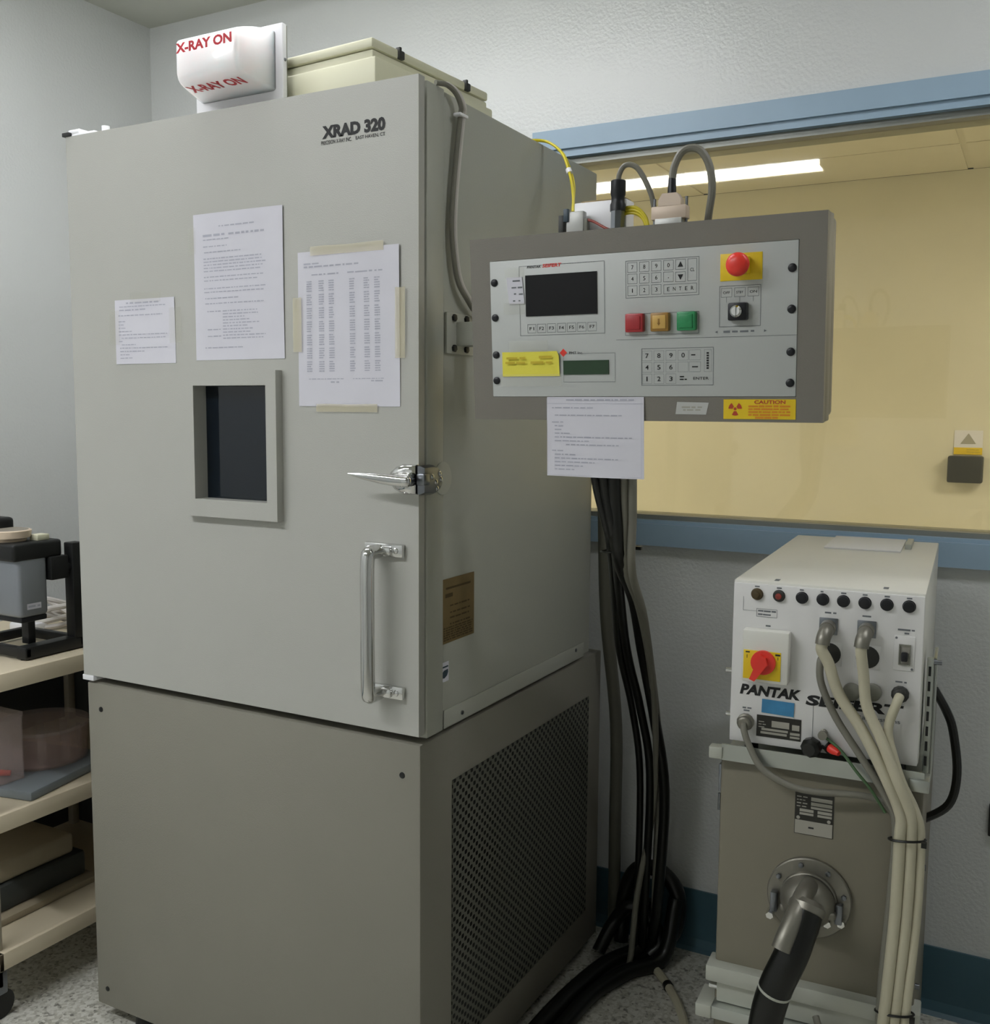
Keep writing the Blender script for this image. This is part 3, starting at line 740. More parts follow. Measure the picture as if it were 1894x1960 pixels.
# stickers on the bezel
ct = build(MB().box(0.425, 0.530, -0.0008, 0.0, 0.0045, 0.0335), 'caution_label', 'yellow', cp_, frame=PF, label='yellow radiation caution label')
b = MB(); y2 = -0.0012
for k in range(3):
    a0 = math.radians(30 + 120 * k); pts = []
    for i in range(7):
        a = a0 - 0.5 + i / 6.0; pts.append((0.4425 + 0.010 * math.cos(a), y2, 0.0195 + 0.010 * math.sin(a)))
    for i in range(7):
        a = a0 + 0.5 - i / 6.0; pts.append((0.4425 + 0.0035 * math.cos(a), y2, 0.0195 + 0.0035 * math.sin(a)))
    b.mesh(pts, [tuple(range(14))])
b.disc(0.4425, 0.0195, 0.0022, y2)
build(b, 'trefoil', 'darkred', ct, frame=PF)
b = MB(); text(b, 'CAUTION', 0.4705, 0.5155, 0.0268, 0.0322, y2, bold=0.03); build(b, 'lettering', 'darkred', ct, frame=PF)
b = MB()
for k in range(5): words(b, 0.462 if k < 4 else 0.472, 0.5225 if k < 4 else 0.505, 0.0235 - .0042 * k, .0030, lambda a, c: (a, y2, c), 1.6)
build(b, 'printing', 'orange', ct, frame=PF)
lt = MB(); lt.mesh([(0.351, -0.0007, 0.011), (0.3985, -0.0007, 0.0105), (0.4025, -0.0007, 0.0285), (0.3535, -0.0007, 0.0295)], [(0, 1, 2, 3)])
lt = build(lt, 'tape_label', 'dsubgrey', cp_, frame=PF, label='plain pale tape label')
b = MB(); words(b, 0.361, 0.393, 0.0215, .0028, lambda a, c: (a, -0.0011, c)); words(b, 0.363, 0.39, 0.0175, .0028, lambda a, c: (a, -0.0011, c)); build(b, 'printing', 'platelt', lt, frame=PF)
# arm to the cabinet
b = MB().box(0.0, 0.006, 0.085, 0.182, 1.502, 1.576, 0.0015); b.box(0.004, 0.135, 0.118, 0.158, 1.517, 1.560, 0.002); b.box(0.10, 0.22, 0.052, 0.160, 1.525, 1.553, 0.002)
ar = build(b, 'mounting_arm', 'body', cp_)
for yy in (0.108, 0.152):
    for z in (1.567, 1.512):
        build(MB().lathe((0.0055, yy, z), (1, 0, 0), [(0.0068, 0), (0.0068, 0.005), (0.003, 0.0055)], 6), 'screw', 'blackmetal', ar)

# notes on the control panel
t = thing('note_slip', 'small white slip taped beside the black screen', 'paper note', PF @ Vector((0.085, -0.002, 0.19)))
build(MB().sheet(lambda u, v: (0.0715 + 0.028 * u - 0.004 * v, -0.0030, 0.1865 + 0.0425 * v), 3, 4, 0.0003), 'sheet', 'paper', t, frame=PF)
b = MB(); q = lambda a, c: (a, -0.0036, c)
words(b, 0.079, 0.095, 0.223, .003, q); words(b, 0.077, 0.086, 0.2125, .0025, q); words(b, 0.088, 0.0965, 0.2125, .0025, q); words(b, 0.081, 0.085, 0.2025, .0025, q); words(b, 0.090, 0.0985, 0.202, .0025, q); words(b, 0.079, 0.087, 0.1915, .0025, q); words(b, 0.089, 0.097, 0.1915, .0025, q)
build(b, 'printing', 'inkgrey', t, frame=PF)
for a in ((0.0655, 0.101, 0.2275, 0.2435), (0.062, 0.1005, 0.170, 0.189)):
    b = MB(); b.rect(*a, -0.0042); build(b, 'tape', 'cleartape', t, frame=PF)
t = thing('note_slip', 'bright yellow handwritten note taped left of the green display', 'paper note', PF @ Vector((0.108, -0.002, 0.07)))
build(MB().sheet(lambda u, v: (0.0565 + (0.103 if v < 0.8 else 0.103 - 0.015 * (v - 0.8)) * u, -0.0030 - 0.003 * u * v, 0.0705 + 0.0395 * v), 6, 5, 0.0003), 'sheet', 'stickyyel', t, frame=PF, sharp=60)
b = MB(); q = lambda a, c: (a, -0.0070, c)
words(b, 0.066, 0.086, 0.1, .004, q); words(b, 0.09, 0.10, 0.1, .004, q); words(b, 0.125, 0.148, 0.101, .005, q); words(b, 0.064, 0.1, 0.0925, .004, q); words(b, 0.11, 0.148, 0.0925, .004, q)
build(b, 'printing', 'darkyel', t, frame=PF)
for a in ((0.072, 0.1415, 0.109, 0.1275), (0.055, 0.165, 0.0545, 0.074)):
    b = MB(); b.rect(*a, -0.0078); build(b, 'tape', 'cleartape', t, frame=PF)
t = thing('notice_sheet', 'white instruction sheet hanging below the control panel', 'paper notice', PF @ Vector((0.218, -0.002, -0.09)))
def hang(u, v): return (0.136 + 0.165 * u + 0.003 * (1 - v) * (u - .5), -0.0020 - 0.004 * (1 - v) * (0.4 + math.sin(2.5 * u)), -0.0905 + 0.1275 * v)
build(MB().sheet(hang, 8, 10, 0.0003), 'sheet', 'paper', t, frame=PF, sharp=60)
def hq(x, z):
    p = hang((x - 0.136) / 0.165, (z + 0.0905) / 0.1275); return (p[0], p[1] - 0.0006, p[2])
b = MB(); words(b, 0.17, 0.285, 0.0325, .0026, hq); b.mesh([hq(0.1365, 0.0265), hq(0.3, 0.0262), hq(0.3, 0.0268), hq(0.1365, 0.0271)], [(0, 1, 2, 3)])
for a, c, z in ((.145, .22, .02), (.15, .265, .008), (.145, .165, -.003), (.15, .165, -.009), (.15, .164, -.015), (.15, .18, -.021), (.15, .285, -.027), (.15, .21, -.033), (.17, .26, -.039), (.145, .165, -.049), (.15, .19, -.055), (.15, .26, -.061), (.15, .22, -.067), (.15, .20, -.073), (.15, .185, -.079)): words(b, a, c, z, .0021, hq)
b.outline(0.1375, 0.2985, -0.0885, 0.035, -0.0072, 0.0004)
build(b, 'printing', 'inksoft', t, frame=PF)

# ================================================================== CONNECTORS ON THE PANEL
ZT = 1.680
def box_c(mb, x0, x1, z0, z1, y0=0.012, y1=0.028, bev=0.002): return mb.box(x0, x1, y0, y1, z0, z1, bev)
t = thing('cable_connector', 'black and silver round plug standing on the panel top', 'connector', (0.357, 0.02, ZT))
build(MB().cyl((0.357, 0.02, 1.676), (0.357, 0.02, 1.712), 0.0115, n=8), 'coupling_nut', 'dkchrome', t)
build(MB().lathe((0.357, 0.02, 1.711), (0, 0, 1), [(0.0122, 0), (0.0122, 0.010), (0.0105, 0.014), (0.0105, 0.022), (0.0118, 0.026), (0.0118, 0.046), (0.0095, 0.0475)], 18), 'plug_body', 'black', t)
build(MB().tube([(0.357, 0.02, 1.752), (0.358, 0.02, 1.766), (0.364, 0.021, 1.778), (0.374, 0.022, 1.781), (0.386, 0.024, 1.775), (0.397, 0.027, 1.758), (0.408, 0.03, 1.733), (0.412, 0.035, 1.71), (0.413, 0.05, 1.69), (0.41, 0.08, 1.66)], 0.0042), 'plug_cable', 'cablegrey', t)
t = thing('cable_connector', 'beige wide-flanged data plug with a looping grey cable', 'connector', (0.443, 0.02, ZT))
b = MB().box(0.415, 0.4705, 0.010, 0.030, 1.691, 1.711, 0.002)
b.prism([(0.426, 1.711), (0.4615, 1.711), (0.4615, 1.720), (0.455, 1.7295), (0.432, 1.7295), (0.426, 1.720)], lambda p, q, tt: (p, tt, q), 0.011, 0.029)
build(b, 'plug_hood', 'dsub', t)
build(MB().box(0.422, 0.464, 0.008, 0.032, 1.676, 1.692, 0.001), 'plug_base', 'dsubgrey', t)
for x in (0.4175, 0.468):
    build(MB().cyl((x, 0.02, 1.684), (x, 0.02, 1.724), 0.0022), 'thumb_screw', 'dkchrome', t)
build(MB().lathe((0.4445, 0.02, 1.7285), (0, 0, 1), [(0.0068, 0), (0.0058, 0.022), (0.005, 0.028)], 14), 'strain_relief', 'black', t)
build(MB().tube([(0.4445, 0.02, 1.752), (0.447, 0.021, 1.770), (0.456, 0.023, 1.789), (0.470, 0.026, 1.796), (0.486, 0.029, 1.790), (0.498, 0.033, 1.768), (0.502, 0.036, 1.735), (0.497, 0.042, 1.705), (0.490, 0.055, 1.682)], 0.0058), 'plug_cable', 'cablegrey', t)
t = thing('cable_connector', 'grey slim data plug with dark blue clip, nearest the cabinet', 'connector', (0.287, 0.02, ZT))
build(MB().box(0.272, 0.302, 0.012, 0.026, 1.680, 1.716, 0.002), 'plug_hood', 'dsubgrey', t)
build(MB().box(0.298, 0.308, 0.014, 0.024, 1.680, 1.704, 0.001), 'plug_flange', 'midgrey', t)
build(MB().box(0.268, 0.2765, 0.009, 0.017, 1.7, 1.7205, 0.001), 'clip', 'blueplug', t)
build(MB().box(0.257, 0.266, 0.015, 0.03, 1.674, 1.712, 0.001), 'retainer', 'darkgrey', t)
t = thing('interface_box', 'white little box behind the round black plug', 'electrical box', (0.33, 0.05, ZT))
build(MB().box(0.276, 0.366, 0.034, 0.068, 1.676, 1.733, 0.002), 'case', 'white', t)
build(MB().box(0.285, 0.362, 0.040, 0.064, 1.732, 1.736, 0.001), 'wood_strip', 'brown', t)
b = MB().tube([(0.307, 0.017, 1.702), (0.318, 0.017, 1.698), (0.332, 0.016, 1.690), (0.344, 0.016, 1.684), (0.36, 0.03, 1.682)], 0.0021)
single(b, 'jumper_wire', 'cablered', 'thin red wire running between the plugs on the panel top', 'wire', (0.33, 0.017, 1.69))
t = thing('signal_wire', 'yellow wires drooping from the cabinet top edge to the slim grey plug', 'wire', (0.1, 0.3, 1.72))
for dx in (0.0, 0.005):
    build(MB().tube([(-0.03, 0.45 + dx, 1.9635), (0.004, 0.47 + dx, 1.964), (0.03, 0.47 + dx, 1.952), (0.06, 0.455 + dx, 1.925), (0.085, 0.43 + dx * 2, 1.885), (0.115, 0.38 + 2 * dx, 1.845), (0.15, 0.31, 1.80), (0.19, 0.22, 1.765), (0.24, 0.11, 1.735), (0.277, 0.026, 1.717)], 0.0028), 'wire_strand', 'cableyel', t)
build(MB().cyl((0.083, 0.432, 1.889), (0.088, 0.428, 1.880), 0.006), 'cable_tie', 'white', t)
t = thing('signal_wire', 'yellow wires arching right of the round black plug', 'wire', (0.385, 0.03, 1.69))
for k, dz in enumerate((0.0, 0.0045, 0.009)):
    build(MB().tube([(0.35, 0.03, 1.706 + dz), (0.372, 0.03, 1.709 + dz), (0.386, 0.03, 1.706 + dz), (0.396 + .0015 * k, 0.03, 1.697 + dz * .5), (0.401 + .002 * k, 0.03, 1.684), (0.402 + .002 * k, 0.045, 1.67)], 0.0024), 'wire_strand', 'cableyel', t)

# ================================================================== CABLE BUNDLE BEHIND THE PANEL
def bundle(label, pts, r, m, cat='cable'):
    single(MB().tube(pts, r, n=12), 'power_cable', m, label, cat, pts[-1], 'cables hanging behind the control panel')
bundle('black cable leftmost of the bundle hanging behind the control panel', [(0.255, 0.11, 1.46), (0.268, 0.14, 1.33), (0.273, 0.16, 1.26), (0.283, 0.20, 1.16), (0.215, 0.40, 1.02), (0.150, 0.60, 0.86), (0.137, 0.72, 0.70), (0.139, 0.78, 0.52), (0.125, 0.82, 0.22), (0.11, 0.84, 0.03), (0.09, 0.80, 0.015)], 0.0085, 'blackrub')
bundle('black cable second in the hanging bundle, bowed toward the cabinet', [(0.285, 0.11, 1.46), (0.286, 0.14, 1.33), (0.288, 0.16, 1.26), (0.294, 0.20, 1.15), (0.226, 0.40, 1.02), (0.168, 0.60, 0.86), (0.158, 0.72, 0.70), (0.165, 0.78, 0.52), (0.146, 0.82, 0.22), (0.128, 0.85, 0.03), (0.12, 0.82, 0.015)], 0.010, 'blackrub')
bundle('black cable swinging out widest above the floor in the hanging bundle', [(0.305, 0.12, 1.46), (0.304, 0.15, 1.33), (0.302, 0.17, 1.24), (0.298, 0.21, 1.13), (0.248, 0.42, 1.02), (0.197, 0.62, 0.86), (0.186, 0.74, 0.68), (0.196, 0.80, 0.48), (0.178, 0.83, 0.22), (0.15, 0.86, 0.03), (0.14, 0.83, 0.014)], 0.013, 'blackrub')
bundle('grey cable on the right of the hanging bundle', [(0.322, 0.13, 1.46), (0.320, 0.16, 1.33), (0.316, 0.18, 1.23), (0.306, 0.22, 1.12), (0.262, 0.42, 1.00), (0.206, 0.66, 0.80), (0.180, 0.80, 0.55), (0.165, 0.84, 0.2), (0.155, 0.86, 0.015)], 0.009, 'cablegrey')
bundle('pale grey cable at the outer right edge of the hanging bundle', [(0.338, 0.13, 1.46), (0.336, 0.16, 1.33), (0.332, 0.18, 1.22), (0.318, 0.22, 1.11), (0.258, 0.46, 0.97), (0.20, 0.70, 0.72), (0.17, 0.80, 0.45), (0.132, 0.80, 0.2), (0.122, 0.79, 0.04), (0.118, 0.77, 0.012)], 0.0075, 'cablegrey')
bundle('thick pale conduit hanging close to the cabinet corner', [(0.03, 0.75, 1.46), (0.035, 0.77, 1.2), (0.035, 0.80, 0.9), (0.035, 0.88, 0.6), (0.03, 0.90, 0.3), (0.03, 0.905, 0.03)], 0.016, 'conduit')
t = thing('cable_tie', 'black zip tie around the bundle hanging behind the panel', 'cable tie', (0.29, 0.22, 1.15))
pts = [(0.262, 0.205, 1.145), (0.280, 0.185, 1.147), (0.310, 0.195, 1.150), (0.325, 0.215, 1.156), (0.31, 0.238, 1.153), (0.28, 0.235, 1.149), (0.262, 0.205, 1.145)]
build(MB().tube(pts, 0.0022, n=6), 'strap', 'blackrub', t); build(MB().box(0.322, 0.338, 0.208, 0.216, 1.152, 1.158), 'strap_tail', 'blackrub', t)
# hoses on the floor beside the cabinet
def hose(label, pts, r, m='blackrub'): single(MB().tube(pts, r, n=12), 'floor_hose', m, label, 'hose', pts[0], 'hoses on the floor beside the cabinet')
hose('thick black hose on the floor touching the cabinet base', [(0.028, -0.3, 0.022), (0.035, 0.0, 0.022), (0.035, 0.3, 0.022), (0.042, 0.55, 0.022), (0.07, 0.75, 0.022), (0.12, 0.86, 0.03), (0.14, 0.90, 0.14)], 0.021)
hose('thick black hose curving away from the cabinet toward the floor cables', [(0.085, -0.3, 0.02), (0.083, 0.2, 0.02), (0.082, 0.45, 0.02), (0.09, 0.62, 0.02), (0.13, 0.75, 0.02), (0.19, 0.84, 0.03), (0.20, 0.90, 0.16)], 0.019)
hose('black hose coiled up in the corner behind the cabinet', [(0.06, 0.88, 0.02), (0.06, 0.90, 0.13), (0.09, 0.905, 0.21), (0.15, 0.91, 0.22), (0.20, 0.91, 0.17), (0.20, 0.90, 0.08), (0.16, 0.88, 0.022)], 0.02)
hose('black hose looping low behind the hanging bundle', [(0.03, 0.80, 0.02), (0.05, 0.85, 0.08), (0.09, 0.86, 0.13), (0.14, 0.87, 0.11), (0.17, 0.87, 0.05), (0.15, 0.85, 0.02)], 0.017)
single(MB().tube([(0.155, 0.83, 0.011), (0.19, 0.80, 0.011), (0.235, 0.75, 0.011), (0.285, 0.68, 0.011), (0.33, 0.58, 0.011), (0.36, 0.4, 0.011), (0.37, 0.0, 0.011)], 0.0105), 'floor_cable', 'cablecream', 'brownish cable trailing over the floor between cabinet and tank', 'cable', (0.25, 0.72, 0))
t = thing('cable_tie', 'dark band around the brownish cable on the floor', 'cable tie', (0.232, 0.753, 0.0))
build(MB().cyl((0.229, 0.757, 0.0115), (0.237, 0.7465, 0.0115), 0.0125), 'strap', 'blackrub', t)

# ================================================================== GENERATOR
GO, GA = Vector((0.513, 0.187, 0)), 0.058
GF = Matrix.Translation(GO) @ Matrix.Rotation(GA, 4, 'Z')
gen = thing('generator_unit', 'white electronics box with yellow switch and cables on the brown tank', 'generator', GF @ Vector((0.15, 0.35, 0.839)), GA)
def G(mb, n, m, parent, label=None, sharp=35): return build(mb, n, m, parent, frame=GF, sharp=sharp, label=label)
G(MB().box(0.0, 0.301, 0.004, 0.703, 0.839, 1.117, 0.0025), 'case', 'gen', gen)
gf = G(MB().box(0.001, 0.300, 0.0, 0.006, 0.838, 1.1125, 0.0015), 'front_panel', 'genface', gen)
for i, a in enumerate((0.040, 0.076, 0.113, 0.146, 0.178, 0.211, 0.244, 0.277)):
    m = ('dkbrown', 'cablered', 'black', 'black', 'black', 'black', 'black', 'black')[i]
    fh = G(MB().lathe((a, 0.001, 1.0955), (0, -1, 0), [(0.0102, 0), (0.0102, 0.0015), (0.009, 0.002), (0.0085, 0.0075), (0.006, 0.008)], 20), 'fuse_cap', 'dkbrown' if i == 0 else ('darkgrey' if i == 1 else 'black'), gen)
    if i < 2: G(MB().lathe((a, -0.006, 1.0955), (0, -1, 0), [(0.0055, 0), (0.005, 0.003), (0.002, 0.004)], 14), 'lamp_lens', m, fh)
gfl = lambda p, q: (p, -0.0006, q)
def legend(*rows):
    b = MB()
    for x0, x1, z, h, d in rows: words(b, x0, x1, z, h, gfl, d)
    G(b, 'legend', 'inkgrey', gen)
for a in (0.040, 0.076, 0.113, 0.146, 0.178, 0.211, 0.244, 0.277): legend((a - .004, a + .004, 1.1085, .0028, .8))
legend((0.056, 0.064, 1.043, .0028, .8)); legend((0.262, 0.287, 1.0575, .0032, 2), (0.272, 0.279, 1.052, .003, .8)); legend((0.15, 0.168, 1.0745, .003, .8)); legend((0.208, 0.226, 1.074, .003, .8))
legend((0.262, 0.279, 0.9725, .003, .8)); legend((0.022, 0.037, 0.898, .003, .8), (0.024, 0.034, 0.8935, .003, .8))
b = MB(); b.outline(0.040, 0.074, 1.0575, 1.0715, -0.0006, 0.0006); words(b, 0.0425, 0.072, 1.0675, .003, gfl, 2); words(b, 0.0425, 0.066, 1.0617, .003, gfl, 2)
b.rect(0.0175, 0.04, 1.0665, 1.067, -0.0006); b.rect(0.0175, 0.018, 1.0665, 1.09, -0.0006); G(b, 'fuse_diagram', 'inkgrey', gen)
G(MB().rect(0.1375, 0.1381, 0.862, 0.922, -0.0006), 'dividing_line', 'inkgrey', gen)
b = MB(); text(b, 'PANTAK', 0.0165, 0.1155, 0.9215, 0.9395, -0.0007, bold=0.048, shear=0.22); G(b, 'lettering', 'ink', gen, 'bold slanted black name'); b = MB(); text(b, 'SEIFERT', 0.1245, 0.2725, 0.916, 0.934, -0.0007, bold=0.048, shear=0.22)
G(b, 'lettering', 'ink', gen, 'bold slanted black name')
b = MB(); text(b, 'X-Ray Systems', 0.192, 0.272, 0.9015, 0.9105, -0.0007, bold=0.01); G(b, 'lettering', 'inkgrey', gen)
# main switch
ms = G(MB().box(0.0225, 0.0985, -0.024, 0.0, 0.950, 1.0385, 0.003), 'main_switch', 'gen', gen)
G(MB().box(0.0255, 0.0865, -0.0255, -0.022, 0.956, 1.0045, 0.0005), 'switch_plate', 'yellow', ms)
b = MB().lathe((0.0585, -0.025, 0.986), (0, -1, 0), [(0.0205, 0), (0.0200, 0.006), (0.016, 0.0065)], 28)
b.prism([(0.0545, 1.001), (0.0645, 0.996), (0.0675, 0.985), (0.047, 0.9555), (0.0385, 0.959)], lambda p, q, tt: (p, tt, q), -0.040, -0.030)
G(b, 'switch_knob', 'red', ms)
b = MB(); words(b, 0.029, 0.038, 1.0015, .003, lambda p, q: (p, -0.0259, q)); words(b, 0.0775, 0.0855, 1.0005, .0035, lambda p, q: (p, -0.0259, q)); b.rect(0.0815, 0.0825, 0.992, 0.997, -0.0259); b.rect(0.031, 0.032, 0.991, 0.997, -0.0259); G(b, 'legend', 'plateblk', ms)
# circular plugs
for a, z in ((0.1565, 1.051), (0.2155, 1.052)):
    b = MB().box(a - 0.0145, a + 0.0145, -0.003, 0.0, z - 0.0125, z + 0.015, 0.001)
    cn = G(b, 'cable_plug', 'dkchrome', gen)
    b = MB().cyl((a, -0.002, z), (a, -0.020, z - 0.001), 0.0125, n=20)
    b.tube([(a, -0.016, z - 0.001), (a - 0.001, -0.028, z - 0.004), (a - 0.003, -0.036, z - 0.012), (a - 0.004, -0.038, z - 0.022)], 0.0115, n=16)
    G(b, 'plug_elbow', 'castalu', cn)
    sk = G(MB().lathe((a + 0.003, 0.0, z - 0.0445), (0, -1, 0), [(0.0185, 0), (0.0180, 0.003), (0.0150, 0.0045), (0.004, 0.0048)], 24), 'socket', 'darkgrey', gen)
    G(MB().box(a - 0.0165, a + 0.0225, -0.0014, 0.0, z - 0.064, z - 0.025, 0.0005), 'socket_flange', 'genface', sk)
for a, z in ((0.197, 0.948), (0.2285, 0.951)):
    G(MB().lathe((a, 0.0, z), (0, -1, 0), [(0.0145, 0), (0.0138, 0.009), (0.010, 0.012), (0.004, 0.0125)], 20), 'socket_cover', 'midgrey', gen)
bk = G(MB().box(0.2575, 0.2885, -0.002, 0.0, 0.9915, 1.0475, 0.0008), 'breaker_plate', 'genface', gen)
G(MB().hole_plate((0.265, 0.2825), (1.0015, 1.0345), (0.2668, 0.2807), (1.0035, 1.0325), -0.006, -0.002), 'breaker_frame', 'midgrey', bk)
G(MB().box(0.2668, 0.2807, -0.0035, -0.002, 1.0035, 1.0325), 'breaker_back', 'platelt', bk)
G(MB().box(0.2690, 0.2785, -0.012, -0.003, 1.008, 1.0225, 0.002), 'breaker_toggle', 'black', bk)
for a, z in ((0.2605, 1.044), (0.2855, 0.995)): G(MB().lathe((a, -0.002, z), (0, -1, 0), [(0.002, 0), (0.0015, 0.001)], 10), 'screw', 'dkchrome', bk)
G(MB().lathe((0.27, 0.0, 0.953), (0, -1, 0), [(0.0135, 0), (0.0135, 0.006), (0.011, 0.008), (0.011, 0.016), (0.008, 0.018)], 12), 'cable_gland', 'darkgrey', gen)
G(MB().lathe((0.028, 0.0, 0.874), (0, -1, 0), [(0.0145, 0), (0.0145, 0.006), (0.012, 0.008), (0.0115, 0.016), (0.009, 0.018)], 12), 'cable_gland', 'castalu', gen)
bt = MB(); bt.mesh([(0.054, -0.0018, 0.894), (0.107, -0.0018, 0.8925), (0.1075, -0.0018, 0.9165), (0.0545, -0.0018, 0.9175)], [(0, 1, 2, 3)])
G(bt, 'tape_label', 'bluetape', gen, 'strip of blue masking tape')
npl = G(MB().box(0.0465, 0.1195, -0.0012, 0.0, 0.852, 0.889), 'name_plate', 'plateblk', gen, 'black printed rating plate')
b = MB(); yy = -0.0017
for r_ in ((0.0715, 0.1005, 0.8705, 0.8815), (0.105, 0.117, 0.8695, 0.879), (0.055, 0.0985, 0.8635, 0.8675), (0.0535, 0.097, 0.8575, 0.8615), (0.102, 0.118, 0.861, 0.8655), (0.102, 0.118, 0.8555, 0.859)): b.rect(*r_, yy)
for k in range(3): words(b, 0.05, 0.062, 0.878 - .0045 * k, .0018, lambda p, q: (p, yy, q))
G(b, 'printing', 'platelt', npl)
gp_ = G(MB().lathe((0.156, 0.0, 0.873), (0, -1, 0), [(0.006, 0), (0.006, 0.004), (0.004, 0.005), (0.004, 0.012), (0.0075, 0.013), (0.0075, 0.02)], 14), 'binding_post', 'castalu', gen)
bpk = G(MB().lathe((0.1415, -0.006, 0.851), (-0.25, -1, -0.1), [(0.014, 0), (0.0165, 0.004), (0.0165, 0.016), (0.011, 0.022)], 8), 'rubber_cap', 'blackrub', gen)
G(MB().tube([(0.155, -0.01, 0.852), (0.163, -0.014, 0.850)], 0.003), 'cap_lanyard', 'blackrub', bpk)
ind = G(MB().lathe((0.166, -0.008, 0.8525), (0.75, -0.6, -0.2), [(0.0105, 0), (0.0105, 0.003), (0.008, 0.0035)], 18), 'plug_collar', 'blackrub', gen)
G(MB().lathe((0.168, -0.0100, 0.852), (0.75, -0.6, -0.2), [(0.008, 0), (0.0075, 0.010), (0.004, 0.020)], 16), 'plug_boot', 'red', ind, 'red plug boot')
G(MB().box(0.085, 0.235, 0.49, 0.70, 1.1165, 1.1205, 0.0015), 'top_plate', 'genface', gen)
G(MB().box(0.239, 0.252, 0.55, 0.66, 1.1165, 1.128, 0.002), 'lid_catch', 'alupaint', gen)
b = MB()
for a, n_ in ((0.068, 0.006), (0.24, 0.008)): b.mesh([(a - .004, n_ + .012, 1.1174), (a + .004, n_ + .012, 1.1174), (a + .004, n_ + .032, 1.1174), (a - .004, n_ + .032, 1.1174)], [(0, 1, 2, 3)])
G(b, 'top_marks', 'inkgrey', gen)
for z, n_ in ((0.955, 0.02), (0.875, 0.03)):
    G(MB().cyl((0.0, n_, z), (-0.012, n_, z), 0.004), 'side_screw', 'chrome', gen)
for a, n_ in ((0.03, 0.05), (0.27, 0.05), (0.03, 0.65), (0.27, 0.65)):
    G(MB().cyl((a, n_, 0.8125), (a, n_, 0.8405), 0.012), 'foot', 'blackrub', gen)

# tank under the generator
tk = thing('transformer_tank', 'brownish grey tank with round cable flange beneath the white box', 'tank', GF @ Vector((0.15, 0.35, 0)), GA)
tb_ = G(MB().box(-0.013, 0.313, 0.004, 0.70, 0.05, 0.806, 0.006), 'tank_body', 'tank', tk)
for a in (0.03, 0.27):
    for n_ in (0.06, 0.64): G(MB().cyl((a, n_, 0), (a, n_, 0.052), 0.025), 'foot', 'blackrub', tk)
b = MB(); prof = [(-0.016, 0.806), (-0.016, 0.834), (-0.013, 0.834), (-0.0105, 0.812), (0.70, 0.812), (0.70, 0.806)]
b.prism(prof, lambda p, q, tt: (tt, p, q), -0.008, 0.312)
tr = G(b, 'tray', 'alu', tk)
G(MB().box(-0.029, -0.006, -0.022, 0.0, 0.808, 0.8285, 0.002), 'tray_end', 'alupaint', tr); G(MB().box(0.290, 0.320, -0.022, 0.02, 0.803, 0.8235, 0.002), 'tray_end', 'alu', tr)
# side brace with slots
b = MB().box(0.306, 0.320, 0.05, 0.056, 0.80, 1.005, 0.001); b.box(0.315, 0.3205, 0.05, 0.14, 0.80, 1.005, 0.001)
br = G(b, 'side_brace', 'alu', tk)
for k in range(7):
    z = 0.825 + k * 0.025; G(MB().box(0.3085, 0.3125, 0.0495, 0.051, z, z + 0.016), 'slot', 'blackmetal', br)
G(MB().cyl((0.316, 0.05, 0.999), (0.328, 0.05, 0.999), 0.004), 'bolt', 'dkchrome', br)
# lower clamps
b = MB().box(-0.024, 0.324, -0.020, 0.03, 0.405, 0.434, 0.003); G(b, 'clamp_bar', 'alupaint', tk)
b = MB().box(-0.006, 0.316, -0.008, 0.02, 0.365, 0.408, 0.002); G(b, 'clamp_web', 'alupaint', tk)
b = MB().box(-0.012, 0.322, -0.026, 0.03, 0.341, 0.364, 0.002); cb = G(b, 'clamp_bar', 'alu', tk)
G(MB().box(-0.0385, -0.010, -0.029, 0.04, 0.3405, 0.3645, 0.003), 'clamp_end', 'alupaint', cb)
G(MB().cyl((-0.02, 0.0, 0.388), (-0.004, 0.0, 0.388), 0.006), 'clamp_bolt', 'chrome', cb)
# rating plate
npl = G(MB().box(0.114, 0.1765, 0.0028, 0.0045, 0.692, 0.767), 'name_plate', 'plateblk', tk, 'black and silver tank rating plate')
b = MB(); yy = 0.0022
for r_ in ((0.140, 0.174, 0.752, 0.7585), (0.140, 0.174, 0.744, 0.750), (0.140, 0.174, 0.7385, 0.7425), (0.122, 0.1445, 0.7315, 0.7365), (0.122, 0.1445, 0.726, 0.730), (0.151, 0.174, 0.7315, 0.7365), (0.151, 0.174, 0.726, 0.730), (0.115, 0.1755, 0.693, 0.7165)): b.rect(*r_, yy)
for k in range(4): words(b, 0.117, 0.134, 0.757 - .0055 * k, .002, lambda p, q: (p, yy, q))
b.disc(0.120, 0.7205, 0.003, yy); b.disc(0.1695, 0.7205, 0.003, yy)
G(b, 'printing', 'platelt', npl)
b = MB(); words(b, 0.137, 0.152, 0.7055, .0035, lambda p, q: (p, 0.0017, q)); G(b, 'printing', 'ink', npl)
